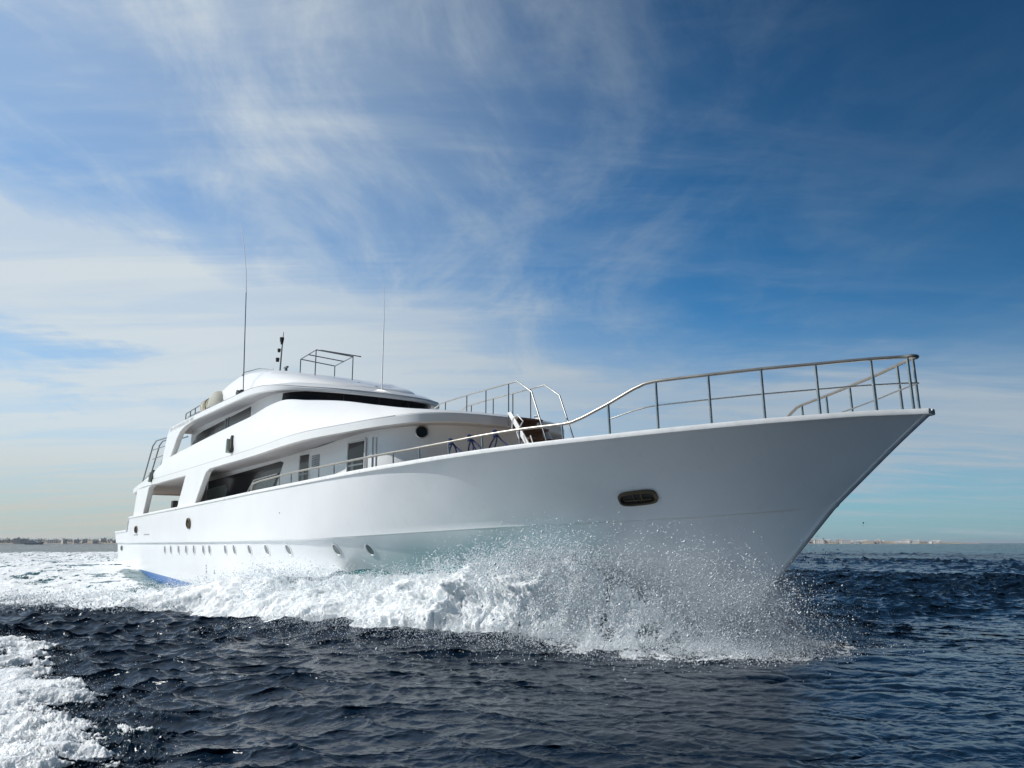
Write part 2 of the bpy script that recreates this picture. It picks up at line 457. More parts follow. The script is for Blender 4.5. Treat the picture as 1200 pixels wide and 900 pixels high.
PX = [10.10, 11.14, 12.42, 13.61, 14.75, 16.05, 16.84, 18.72, 19.69, 21.22, 22.77, 24.43, 27.29, 28.83]
for side in (1, -1):
    for x in PX:
        z = 1.60 + 0.0068 * (x - 10)
        y, n = hull_y(x, z)
        c = Vector((x, y * side, z)); n = Vector((n.x, n.y * side, n.z))
        n, t, u_ = disc_frame(n)
        mb = MB(); oval_ring(mb, c, n, t, u_, 0.13, 0.165, 0.04, 0.016)
        r = link_mesh('porthole', mb, M_cap, yacht, True, 50)
        mb = MB(); oval_disc(mb, c, n, t, u_, 0.132, 0.167, 0.005)
        link_mesh('glass', mb, M_port, r, recalc=False)
# bow hawse openings, midship fairleads
def hawse(x, z, ra, rb, wd, side, square=0.3, lug=False, mat=None, name='hawse_port'):
    y, n = hull_y(x, z)
    n = Vector((n.x, n.y * side, n.z)); n, t, u_ = disc_frame(n); c = Vector((x, y * side, z))
    if lug:
        a_ = rad(10) * (1 if (t.cross(u_)).dot(n) > 0 else -1); t, u_ = (t * math.cos(a_) - u_ * math.sin(a_)), (u_ * math.cos(a_) + t * math.sin(a_))
    mb = MB(); oval_ring(mb, c, n, t, u_, ra, rb, wd, 0.05, 36, square)
    r = link_mesh(name, mb, mat or M_bronze, yacht, True, 50)
    mb = MB(); oval_disc(mb, c, n, t, u_, ra * 1.01, rb * 1.02, 0.008, 36, square)
    link_mesh('opening', mb, M_black, r, recalc=False)
    if lug:
        mb = MB()
        for k in (-.25, .25): mb.tube([c + t * (ra * k) + u_ * (rb - .01) + n * .02, c + t * (ra * k * .9) - u_ * (rb * .85) + n * .03], .016, 8)
        mb.tube([c - t * ra * .8 + n * .02 - u_ * .04, c + t * ra * .8 + n * .03 - u_ * .05], .02, 8)
        link_mesh('roller', mb, M_bronze, r, True)
for sd_ in (1, -1):
    hawse(37.12, 2.76, 0.34, 0.095, 0.065, sd_, 0.45, True)
    hawse(14.3, 2.66, 0.22, 0.15, 0.06, sd_, 0.1, True, name='fairlead')
    hawse(4.7, 2.54, 0.20, 0.13, 0.05, sd_, 0.1, name='fairlead')
    hawse(0.35, 1.62, 0.12, 0.09, 0.04, sd_, 0.1, mat=M_dsteel, name='exhaust_outlet')
# draught marks amidships
for (x, z, w_, h_) in ((16.3, 1.05, .10, .06), (16.3, .95, .10, .05), (16.32, .83, .12, .09), (16.36, .62, .10, .08), (17.25, .80, .12, .05), (17.25, .88, .06, .10)):
    y, n = hull_y(x, z)
    dm = MB(); dm.box((x, y - 0.003, z), (w_, 0.008, h_)); link_mesh('draught_mark', dm, M_greyp, yacht)
for (x, w_) in ((4.6, .9), (6.9, 1.1)):
    y, n = hull_y(x, 2.28); dm = MB(); dm.box((x, y - .004, 2.28), (w_, .01, .05)); link_mesh('stern_vent_slot', dm, M_greyp, yacht)
# small pole on the stern bulwark step
for sd_ in (-1, 1):
    mb = MB(); mb.tube([(1.7, 4.0 * sd_, 2.5), (2.0, 4.0 * sd_, 3.1), (2.9, 4.02 * sd_, 3.15)], 0.03, 8); link_mesh('stern_handrail', mb, M_cap, yacht, True)

# ---- main deck house
def outline_walls(name, ctrl, z0f, z1f, mat, npts=8, parent=None):
    pts = crom(ctrl, npts); mb = MB()
    mb.loft([[(p[0], -p[1], z0f(p[0])) for p in pts], [(p[0] - 0.0, -p[1], z1f(p[0])) for p in pts]])
    return link_mesh(name, mb, mat, parent or yacht, True, 40, mirror=True)
H1 = [(10.3, 0), (10.3, 2.7), (10.35, 2.97), (10.6, 3.0), (11.2, 3.0), (16, 3.0), (22, 3.0), (26.5, 3.0), (27.8, 2.95), (28.7, 2.6), (29.3, 2.0), (29.6, 1.2), (29.7, 0)]
outline_walls('saloon_wall', H1, lambda x: 2.2, lambda x: 4.84 + .26 * sm(x, 24, 29), M_white)
def poly_on_y(pts, y, th, sgn=1):
    mb = MB(); mb.panel([(x, y, z) for x, z in pts], (0, -1 if y < 0 else 1, 0), th); return mb
for sd_ in (-1, 1):
    yw = 3.0 * sd_
    ad = lambda pts, off, th: poly_on_y(pts, yw + sd_ * off, th)
    mb = ad([(11.25, 3.35), (11.9, 4.42), (12.2, 4.47), (21.1, 4.66), (21.35, 4.60), (21.0, 4.2), (20.35, 3.35)], 0.004, 0.012)
    wn = link_mesh('saloon_window', mb, M_glass, yacht)
    mb = ad([(10.95 + .6, 3.36), (12.1, 4.12), (15.0, 4.22), (15.25, 4.0), (14.9, 3.36)], 0.02, 0.01); link_mesh('curtain', mb, M_curtain, wn)
    mb = ad([(17.6, 3.5), (18.5, 4.12), (20.9, 4.20), (20.6, 3.9), (20.2, 3.5)], 0.02, 0.01); link_mesh('inner_pane', mb, M_tint, wn)
    mb = MB(); mb.tube([(17.3, yw + sd_ * .05, 3.36), (17.6, yw + sd_ * .05, 3.6), (18.5, yw + sd_ * .05, 4.16), (20.9, yw + sd_ * .05, 4.24)], 0.028, 6); link_mesh('frame', mb, M_cap, wn, True)
    # narrow door window with divider, louvred vent, door
    for (x0, x1, zb, zt, nm) in ((22.88, 23.66, 3.3, 4.70, 'side_window'), (26.6, 27.66, 3.2, 4.73, 'side_door')):
        mb = ad([(x0, zb), (x0, zt), (x1, zt - .01), (x1, zb)], 0.004, 0.015); d_ = link_mesh(nm, mb, M_glass, yacht)
        fr = MB(); e = .05
        for a, b_ in (((x0 - e, zb), (x0 - e, zt + e)), ((x1 + e, zb), (x1 + e, zt + e)), ((x0 - e, zt + e), (x1 + e, zt + e))):
            fr.tube([(a[0], yw + sd_ * .012, a[1]), (b_[0], yw + sd_ * .012, b_[1])], .03, 6)
        link_mesh('frame', fr, M_white, d_, True)
        mb = ad([(x0 + .22, zb), (x0 + .22, zt - .45), (x0 + .42, zt - .45), (x0 + .42, zb)], 0.021, 0.006); link_mesh('reflection_pane', mb, M_tint, d_)
        mb = ad([(x0 + .03, 4.05), (x0 + .03, 4.10), (x1 - .03, 4.10), (x1 - .03, 4.05)], 0.021, 0.012); link_mesh('mid_rail', mb, M_dsteel, d_)
    lv = MB(); lv.panel([(23.88, yw + sd_ * .004, 4.18), (23.88, yw + sd_ * .004, 4.62), (24.52, yw + sd_ * .004, 4.62), (24.52, yw + sd_ * .004, 4.18)], (0, sd_, 0), .015)
    v_ = link_mesh('louvre_vent', lv, M_greyp, yacht)
    lv = MB()
    for k in range(6):
        z = 4.21 + k * .07
        lv.add([(23.9, yw + sd_ * .02, z), (24.5, yw + sd_ * .02, z + .03), (24.5, yw + sd_ * .05, z), (23.9, yw + sd_ * .05, z - .03)], [(0, 1, 2, 3)])
    link_mesh('slat', lv, M_cap, v_)
    # recessed door outline further forward + small handle
    mb = MB(); mb.tube([(27.98, 2.93 * sd_, 3.2), (27.98, 2.93 * sd_, 4.78), (28.12, 2.88 * sd_, 4.78), (28.12, 2.88 * sd_, 3.2)], .018, 6)
    link_mesh('door_outline', mb, M_soffit, yacht, True)
    # round port in the curved front of the house
    c = Vector((29.22, 2.06 * sd_, 4.86)); n = Vector((.82, .57 * sd_, 0)).normalized(); n, t, u_ = disc_frame(n)
    c = c + n * 0.06
    mb = MB(); oval_ring(mb, c, n, t, u_, .15, .15, .03, .02); r = link_mesh('porthole', mb, M_steel, yacht, True, 50)
    mb = MB(); oval_disc(mb, c, n, t, u_, .152, .152, .012); link_mesh('glass', mb, M_glass, r, recalc=False)
    # flush side panel (wing) tying bulwark to the upper deck, with its thickness
    mb = MB()
    mb.panel([(11.9, 4.10 * sd_, 3.28), (12.85, 4.10 * sd_, 4.52), (13.0, 4.10 * sd_, 4.68), (16.6, 4.10 * sd_, 4.72), (16.0, 4.10 * sd_, 4.60), (15.75, 4.10 * sd_, 4.42), (14.55, 4.10 * sd_, 3.32)], (0, -sd_, 0), .22)
    link_mesh('wing_panel', mb, M_white, yacht, bevel=.03)
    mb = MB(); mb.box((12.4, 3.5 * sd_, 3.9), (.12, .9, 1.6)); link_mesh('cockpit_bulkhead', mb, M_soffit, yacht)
    mb = MB()
    mb.panel([(3.2, 4.08 * sd_, 3.14), (3.7, 4.08 * sd_, 4.55), (6.8, 4.08 * sd_, 4.62), (6.25, 4.08 * sd_, 4.50), (5.35, 4.08 * sd_, 3.2)], (0, -sd_, 0), .25)
    link_mesh('stern_pillar', mb, M_white, yacht, bevel=.03)
# small speaker on the aft bulwark rail
mb = MB(); mb.box((10.9, -3.95, 3.55), (.35, .22, .3)); link_mesh('speaker', mb, M_black, yacht, bevel=.03)

# ---- upper deck shell
D_B = [(2.6, 4.05, 4.36), (4.2, 4.1, 4.53), (8, 4.1, 4.59), (12, 4.1, 4.62), (16, 4.1, 4.66), (18.5, 4.1, 4.69), (20.5, 4.1, 4.71), (22.3, 4.1, 4.745), (24, 4.08, 4.80), (25.4, 3.98, 4.85), (27.4, 3.6, 4.90), (28.9, 3.1, 4.96), (29.75, 2.5, 5.02), (30.1, 1.8, 5.05), (30.3, 0.9, 5.06), (30.35, 0, 5.06)]
D_T = [(2.9, 4.0, 4.68), (4.6, 3.93, 4.98), (8.3, 3.82, 5.72), (11.9, 3.75, 5.99), (15.2, 3.70, 6.17), (17.6, 3.65, 6.29), (19.4, 3.55, 6.42), (20.8, 3.45, 6.60), (21.9, 3.36, 6.65), (23.6, 3.2, 6.43), (25.9, 2.95, 6.10), (28.0, 2.8, 5.70), (29.4, 2.5, 5.45), (29.95, 1.8, 5.40), (30.12, .9, 5.40), (30.18, 0, 5.38)]
DBp = crom(D_B, 8); DTp = crom(D_T, 8)
def mixp(a, b, t): return a * (1 - t) + b * t
def nrow(P_, f): return [f(p) for p in P_]
NG = len(DBp)
gro = [0.27 - 0.03 * sm(p[0], 24, 29) for p in DBp]
gfd = [1 - sm(p[0], 28, 29.7) for p in DBp]
r0 = [(p[0] - 0.02, -max(0, p[1] - 0.10), p[2] - 0.0) for p in DBp]
r1 = [(p[0], -p[1], p[2] + 0.03) for p in DBp]
r2 = [(p[0], -p[1] - 0.004, p[2] + g_) for p, g_ in zip(DBp, gro)]
r3 = [(p[0] - 0.01, -max(0, p[1] - 0.045 * f_), p[2] + g_ + 0.012) for p, g_, f_ in zip(DBp, gro, gfd)]
r4 = [(p[0] - 0.01, -max(0, p[1] - 0.045 * f_), p[2] + g_ + 0.03) for p, g_, f_ in zip(DBp, gro, gfd)]
rows = [r0, r1, r2, r3, r4]
for t in (0.15, .3, .45, .6, .75, .87, .95):
    rr = []
    for q, p, T in zip(r4, DBp, DTp):
        A = np.array(q); B = np.array([T[0], -T[1], T[2]])
        m = A * (1 - t) + B * t
        hgt = max(0, B[2] - A[2]); bulge = 0.10 * min(1, hgt) * math.sin(PI * t)
        m[1] -= bulge
        rr.append(tuple(m))
    rows.append(rr)
rows.append([(T[0], -T[1], T[2]) for T in DTp])
rows.append([(T[0] - .02, -max(0, T[1] - .05), T[2] + .015) for T in DTp])
rows.append([(T[0] - .03, -max(0, T[1] - .12), T[2] + .005) for T in DTp])
mb = MB(); mb.loft(rows)
# dashboard / foredeck roof forward of the bridge and coaming inside aft of it
k0 = next(i for i, T in enumerate(DTp) if T[0] > 22.2)
fr_ = []
for i, T in enumerate(DTp[k0:]):
    y0 = max(0, T[1] - .12); row = []
    for k in range(7):
        f = k / 6; y = y0 * (1 - f)
        row.append((T[0] - .03 + (0.25 * (1 - (1 - f) ** 2) if T[0] < 29 else 0), -y, T[2] + .005 - 0.16 * (1 - (1 - f) ** 2) * (1 if T[0] < 28.5 else -.1)))
    fr_.append(row)
mb.loft(fr_)
mb.loft([[(T[0] - .03, -max(0, T[1] - .12), T[2] + .005) for T in DTp[:k0 + 1]], [(T[0], -max(0, T[1] - .20), 4.85) for T in DTp[:k0 + 1]]])
# aft face
mb.loft([[r[0] for r in rows], [(r[0][0] - .0, 0, r[0][2]) for r in rows]])
link_mesh('upper_deck_shell', mb, M_white, yacht, True, 30, mirror=True)
mb = MB(); mb.loft([[(p[0] - .02, -max(0, p[1] - .10), p[2]) for p in DBp], [(p[0] - .04, -max(0, p[1] - .30), p[2] + .05) for p in DBp], [(p[0] - .05, 0, p[2] + .07) for p in DBp]])
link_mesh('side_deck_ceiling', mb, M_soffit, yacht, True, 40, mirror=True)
mb = MB(); mb.loft([[(p[0], -max(0, p[1] - .15), 4.9) for p in DTp[:k0 + 8]], [(p[0], 0, 4.9) for p in DTp[:k0 + 8]]]); link_mesh('upper_deck_floor', mb, M_deck, yacht, mirror=True)

pipes0 = []
def shade_line(name, pts, r, mat):
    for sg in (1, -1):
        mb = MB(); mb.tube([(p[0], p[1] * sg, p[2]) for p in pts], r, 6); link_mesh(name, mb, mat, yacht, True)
M_shade_line = simple('shade_line_grey', (0.33, 0.33, 0.35), .5)
shade_line('groove_shade_line', [(a[0], a[1] + .0, a[2] + .006) for a, q in zip(r3, DBp) if 3 < q[0] < 29.3 and q[1] > .2], .017, M_shade_line)  # grey tube added along the groove to draw its shade as colour
# ---- bridge deck house
H2 = [(8.9, 0), (8.9, 2.7), (8.95, 2.97), (9.1, 3.0), (9.6, 3.0), (13, 3.0), (17, 3.0), (20.2, 3.0), (21.0, 2.82), (21.55, 2.4), (22.0, 1.7), (22.3, 0.8), (22.36, 0)]
h2p = crom(H2, 8)
outline_walls('bridge_wall', H2, lambda x: 4.85, lambda x: 7.22, M_white)
for sd_ in (-1, 1):
    yw = 3.0 * sd_
    mb = poly_on_y([(9.4, 5.6), (9.45, 6.45), (10.0, 6.72), (11.0, 6.82), (17.9, 7.08), (18.05, 7.0), (17.55, 6.3), (17.2, 5.6)], yw + sd_ * .004, .012); wn = link_mesh('bridge_side_window', mb, M_glass, yacht)
    fr = MB()
    fr.box((14.4, yw + sd_ * .022, 6.4), (.10, .02, 1.2)); fr.box((14.75, yw + sd_ * .022, 6.4), (.05, .02, 1.2))
    link_mesh('mullion', fr, M_dsteel, wn)
    fr = MB(); fr.tube([(9.45, yw + sd_ * .03, 6.42), (13.5, yw + sd_ * .03, 6.50), (17.6, yw + sd_ * .03, 6.62)], .02, 6); link_mesh('inner_rail', fr, M_dsteel, wn, True)
    mb = poly_on_y([(18.0, 6.35), (18.22, 7.02), (18.95, 7.06), (18.75, 6.35)], yw + sd_ * .004, .012); link_mesh('bridge_quarter_window', mb, M_glass, yacht)
    mb = poly_on_y([(19.5, 6.5), (19.8, 7.12), (19.92, 7.12), (20.22, 6.5)], yw + sd_ * .006, .012); link_mesh('bridge_triangle_window', mb, M_glass, yacht)
# windscreen: glass wrapped round the nose with a raked top
wsl = [p for p in h2p if p[0] > 20.7]
mb = MB()
def off(p, d, dz):
    # outward offset in plan from the centre of curvature
    c = np.array([19.5, 0]); v = np.array([p[0], p[1]]) - c; v = v / np.linalg.norm(v)
    return (p[0] + v[0] * d, -(p[1] + v[1] * d), dz)
mb.loft([[off(p, .10, 6.35) for p in wsl], [off(p, .015, 7.12) for p in wsl]])
mb.loft([[off(p, .02, 6.35) for p in wsl], [off(p, .10, 6.35) for p in wsl]])
ws = link_mesh('windscreen', mb, M_glass, yacht, True, 60, mirror=True)
for idx, sg in ((len(wsl) - 1, 1), (len(wsl) // 2 + 5, 1), (len(wsl) // 2 + 5, -1)):
    p = wsl[idx]; a_ = off(p, .115, 6.35); c_ = off(p, .03, 7.1)
    mb = MB(); mb.tube([(a_[0], a_[1] * sg, a_[2]), (c_[0], c_[1] * sg, c_[2])], .02, 6); link_mesh('windscreen_post', mb, M_black, ws, True)

# ---- bridge roof (brow)
R_B = [(8.4, 3.80, 6.98), (10.4, 3.80, 7.02), (12.5, 3.80, 7.06), (16.4, 3.80, 7.09), (18.3, 3.78, 7.11), (19.6, 3.72, 7.13), (20.7, 3.48, 7.12), (21.4, 3.1, 7.10), (21.95, 2.5, 7.06), (22.45, 1.7, 7.01), (22.75, .85, 6.97), (22.83, 0, 6.96)]
RBp = crom(R_B, 8)
rows = [[(p[0] - .1, -max(0, p[1] - .35), p[2] + .05) for p in RBp],
        [(p[0] - .03, -max(0, p[1] - .05), p[2] - .0) for p in RBp],
        [(p[0], -p[1], p[2] + .03) for p in RBp],
        [(p[0], -p[1], p[2] + .22 - .11 * sm(p[0], 20.3, 22.0)) for p in RBp],
        [(p[0] - .02, -max(0, p[1] - .03), p[2] + .25 - .10 * sm(p[0], 20.3, 22.0)) for p in RBp],
        [(p[0] - .05 * sm(p[0], 20, 23), -max(0, p[1] - .07), p[2] + .255 - .08 * sm(p[0], 20.3, 22.0)) for p in RBp],
        [(p[0] - .35 * sm(p[0], 20, 23), -max(0, p[1] - .45), p[2] + .36) for p in RBp],
        [(p[0] - 1.0 * sm(p[0], 20, 23), -max(0, p[1] - 1.2), p[2] + .42) for p in RBp],
        [(min(p[0], 21.4), 0, p[2] + .47) for p in RBp]]
mb = MB(); mb.loft(rows); mb.loft([[r[0] for r in rows], [(r[0][0], 0, r[0][2]) for r in rows]])
link_mesh('bridge_roof', mb, M_white, yacht, True, 32, mirror=True)
mb = MB(); mb.loft([[(p[0] - .1, -max(0, p[1] - .33), p[2] + .04) for p in RBp], [(p[0] - .1, 0, p[2] + .06) for p in RBp]])
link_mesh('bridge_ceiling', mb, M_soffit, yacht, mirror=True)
for sd_ in (-1, 1):
    mb = MB()
    mb.panel([(5.2, 3.80 * sd_, 5.0), (6.4, 3.80 * sd_, 5.28), (7.14, 3.80 * sd_, 5.63), (7.47, 3.80 * sd_, 6.14), (7.87, 3.80 * sd_, 6.91), (8.3, 3.80 * sd_, 7.20), (12.4, 3.80 * sd_, 7.26), (12.4, 3.80 * sd_, 7.08), (11.0, 3.80 * sd_, 6.98), (10.2, 3.80 * sd_, 6.83), (9.75, 3.80 * sd_, 6.58), (9.3, 3.80 * sd_, 6.2), (8.7, 3.80 * sd_, 5.78), (8.4, 3.8 * sd_, 5.6)], (0, -sd_, 0), .24)
    link_mesh('roof_wing', mb, M_white, yacht, bevel=.03)

shade_line('roof_shade_line', [(a[0], a[1], a[2] + .006) for a in rows[4] if a[0] > 11], .012, M_shade_line)  # added grey tube, draws the shade line of the roof edge step
# ---- flybridge dome
T0 = [(10.8, 0, 7.4), (10.9, 2.2, 7.4), (11.5, 2.95, 7.4), (14, 3.1, 7.42), (17, 3.1, 7.42), (19.3, 2.95, 7.42), (21.0, 2.45, 7.40), (22.0, 1.6, 7.36), (22.35, .7, 7.33), (22.4, 0, 7.33)]
T1 = [(11.6, 0, 7.8), (11.7, 2.1, 7.8), (12.4, 2.75, 8.0), (14.9, 2.80, 8.62), (17, 2.72, 8.50), (18.8, 2.45, 8.25), (20.2, 1.9, 7.98), (21.2, 1.2, 7.70), (21.6, .5, 7.55), (21.7, 0, 7.53)]
T2 = [(12.8, 0, 8.2), (12.9, 1.5, 8.2), (13.5, 2.2, 8.4), (15.4, 2.35, 8.78), (16.9, 2.25, 8.66), (18.2, 2.0, 8.47), (19.3, 1.6, 8.22), (20.1, 1.0, 8.0), (20.6, .4, 7.85), (20.7, 0, 7.83)]
A0, A1, A2 = crom(T0, 6), crom(T1, 6), crom(T2, 6)
neg = lambda p: (p[0], -max(0, p[1]), p[2])
rows = [[neg(p) for p in A0], [neg(p * .85 + q * .15 + np.array([0, 0, .06])) for p, q in zip(A0, A1)]]
for t in (.35, .6, .85): rows.append([neg(p * (1 - t) + q * t + np.array([0, .10 * math.sin(PI * t), .07 * math.sin(PI * t)])) for p, q in zip(A0, A1)])
rows.append([neg(p) for p in A1])
rows.append([neg(p * .97 + q * .03 - np.array([0, .04, 0])) for p, q in zip(A1, A2)])
for t in (.3, .65, 1): rows.append([neg(p * (1 - t) + q * t + np.array([0, 0, .05 * math.sin(PI * t)])) for p, q in zip(A1, A2)])
rows.append([(p[0], 0, p[2] + .04) for p in A2])
mb = MB(); mb.loft(rows)
link_mesh('flybridge_cowl', mb, M_white, yacht, True, 30, mirror=True)

def pipes(name, paths, r, mat, parent=yacht, mirror=False, n=8):
    mb = MB()
    for p in paths: mb.tube(p, r, n)
    return link_mesh(name, mb, mat, parent, True, 50, mirror=mirror)
# awning frame on the roof
A_, B_, C_, D_ = (18.33, -1.43), (20.19, -1.56), (19.95, 0.05), (17.94, .18); zt = 9.0
fr = pipes('awning_frame', [[(*A_, zt), (*B_, zt), (*C_, zt), (*D_, zt), (*A_, zt)], [((A_[0] + B_[0]) / 2, (A_[1] + B_[1]) / 2, zt), ((C_[0] + D_[0]) / 2, (C_[1] + D_[1]) / 2, zt)], [(20.35, -1.45, zt - .03), (20.25, .25, zt - .03)]], .022, M_dsteel)
for q in (A_, B_, C_, D_): pipes('leg', [[(*q, zt), (q[0], q[1], 8.0)]], .022, M_dsteel, fr)
# mast with lamps
ms = pipes('signal_mast', [[(16.8, -1.7, 8.6), (16.9, -1.7, 9.7), (17.0, -1.7, 10.35)]], [.035, .028, .012], M_dsteel)
for (x, z, r_) in ((16.98, 10.02, .09), (16.72, 9.62, .07), (16.60, 9.25, .08), (17.0, 9.88, .06)):
    mb = MB(); mb.tube([(x, -1.75, z - r_), (x, -1.75, z + r_)], [r_ * .8, r_], 10); link_mesh('lamp', mb, M_black, ms, True)
pipes('roof_aerial_rail', [[(14.6, -2.55, 8.75), (14.7, -2.5, 8.95), (16.0, -2.3, 8.92), (16.9, -2.0, 8.78)]], .018, M_dsteel)
mb = MB(); mb.box((14.2, -2.3, 8.62), (.45, .3, .22)); link_mesh('horn_box', mb, M_greyp, yacht, bevel=.03)
mb = MB(); mb.tube([(17.5, -1.7, 8.62), (17.5, -1.7, 8.76)], .06, 8); mb.box((17.5, -1.7, 8.78), (.35, .08, .06)); link_mesh('light_bar', mb, M_dsteel, yacht)
def whip(name, pts, r0_, r1_, mat=M_cap):
    n = len(pts); mb = MB(); mb.tube(pts, [r0_ + (r1_ - r0_) * i / (n - 1) for i in range(n)], 6); return link_mesh(name, mb, mat, yacht, True)
a1 = whip('whip_aerial', [(17.4, -3.3, 7.4), (17.15, -3.3, 9.6), (16.92, -3.3, 11.75)], .024, .018, M_steel)
mb = MB(); mb.tube([(16.92, -3.3, 11.75), (16.7, -3.3, 12.8), (16.2, -3.3, 14.0), (15.6, -3.3, 15.05)], [.018, .014, .011, .008], 6); link_mesh('tip', mb, M_cap, a1, True)
mb = MB(); mb.box((17.4, -3.36, 7.55), (.14, .12, .3)); link_mesh('base_clamp', mb, M_black, a1)
a2 = whip('whip_aerial', [(22.6, .0, 7.3), (22.6, 0, 9.2), (22.6, 0, 10.0)], .022, .015, M_cap)
mb = MB(); mb.tube([(22.6, 0, 10.0), (22.55, 0, 10.7), (22.5, 0, 11.3)], [.012, .009, .006], 6); link_mesh('tip', mb, M_cap, a2, True)
# floodlights
def flood(x, y, z, tilt, s=1.0, mat=M_black):
    R = Matrix.Rotation(-tilt, 3, 'Y') @ Matrix.Rotation(rad(-12), 3, 'X')
    mb = MB(); mb.box((x, y, z), (.20 * s, .20 * s, .80 * s), R)
    o = link_mesh('floodlight', mb, mat, yacht, bevel=.03 * s)
    mb = MB(); mb.box(Vector((x, y - .125 * s, z)) + R @ Vector((-.10 * s, .01, 0)), (.10 * s, .20, .70 * s), R); link_mesh('lens', mb, M_lampg, o)
    mb = MB(); mb.tube([(x + .2 * s, y + .2, z - .1), (x + .25 * s, y, z - .35 * s)], .035, 8); link_mesh('bracket', mb, M_black, o)
flood(18.75, -3.98, 5.42, rad(44), 1.0)
flood(6.7, -4.0, 5.05, rad(46), .9)
mb = MB(); mb.box((17.9, -3.62, 7.45), (.3, .16, .18), Matrix.Rotation(rad(30), 3, 'Y')); link_mesh('spot_lamp', mb, M_black, yacht, bevel=.02)
# stern upper deck rails and locker
for k, yy in enumerate((-3.45, -3.15, -2.8)):
    pipes('stern_davit_rail', [[(1.4, yy, 4.75), (2.2, yy, 5.6), (3.4 + .1 * k, yy, 6.85 + .04 * k), (4.1, yy, 7.05), (7.6, yy, 6.95)]], .035, M_dsteel)
pipes('stern_guard_rail', [[(3.3, -3.4, 6.65), (7.8, -3.5, 6.55)], [(2.9, -3.3, 6.2), (7.9, -3.5, 6.15)], [(9.0, -3.5, 6.4), (7.8, -3.5, 6.4)]], .022, M_dsteel)
mb = MB(); mb.panel([(.6, -3.3, 4.75), (.9, -3.3, 5.3), (3.2, -3.3, 5.55), (3.0, -3.3, 4.8)], (0, 1, 0), 1.2); link_mesh('deck_locker', mb, M_greyp, yacht, bevel=.03)
mb = MB(); mb.loft([[(.3, -3.6, 4.55), (.3, 0, 4.55)], [(3.1, -3.95, 4.50), (3.1, 0, 4.5)], [(3.1, -3.95, 4.72), (3.1, 0, 4.72)], [(.3, -3.6, 4.72), (.3, 0, 4.72)], [(.3, -3.6, 4.55), (.3, 0, 4.55)]]); link_mesh('aft_deck_overhang', mb, M_white, yacht, mirror=True)
pipes('roof_guard_rail', [[(8.6, -3.2, 7.9), (11.2, -3.2, 8.0)], [(8.6, -3.2, 7.3), (8.6, -3.2, 7.9)], [(9.4, -3.2, 7.3), (9.4, -3.2, 7.93)], [(10.2, -3.2, 7.3), (10.2, -3.2, 7.96)], [(8.6, -3.2, 7.62), (11.2, -3.2, 7.7)]], .025, M_dsteel)
mb = MB(); mb.box((9.6, -2.9, 7.58), (1.8, .5, .42)); link_mesh('roof_locker', mb, M_greyp, yacht, bevel=.03)

# ---- rails
RAIL = [(21.45, 3.60), (21.6, 3.82), (22.3, 3.86), (25.3, 3.95), (28.4, 3.96), (31.98, 4.01), (33.38, 4.06), (34.35, 4.115), (35.34, 4.155), (36.33, 4.17), (36.62, 4.20), (37.29, 4.48), (37.89, 4.78), (38.15, 4.82), (39.0, 4.845), (39.82, 4.87), (40.6, 4.88), (41.3, 4.90), (41.75, 4.90)]
def ry(x): return bd(x) - 0.09
rp = []
for i in range(len(RAIL) - 1):
    for k in range(5):
        t = k / 5; x = RAIL[i][0] * (1 - t) + RAIL[i + 1][0] * t; z = RAIL[i][1] * (1 - t) + RAIL[i + 1][1] * t
        rp.append([x, -ry(x), z])
rp.append([41.75, -ry(41.75), 4.90])
for _ in range(2):
    q = [list(p) for p in rp]
    for i in range(1, len(rp) - 1): q[i][2] = (rp[i-1][2] + 2 * rp[i][2] + rp[i+1][2]) / 4
    rp = q
def rz(x): return float(np.interp(x, [p[0] for p in rp], [p[2] for p in rp]))
nose = [(41.82, -.10, 4.90), (41.86, -.05, 4.90), (41.87, 0, 4.90)]
gr = pipes('guard_rail', [[tuple(p) for p in rp] + nose], .030, M_rail, mirror=True, n=10)
wire = [(x, -ry(x), (rz(x) + zs(x)) / 2 + .02) for x in np.linspace(37.3, 41.75, 20)] + [(41.86, 0, 4.45)]
pipes('mid_wire', [wire], .013, M_steel, gr, mirror=True)
for x in [24.07, 25.06, 27.11, 28.14, 30.33, 31.28, 32.34, 33.35, 34.36, 35.34, 36.33, 37.28, 38.16, 39.03, 39.83, 40.59, 41.31, 41.76]:
    for sd_ in (-1, 1):
        y = ry(x) * sd_
        pipes('stanchion', [[(x + .03, y, zs(x) + .03), (x, y, rz(x) - .01)]], .024 if x > 37 else .02, M_steel, gr)
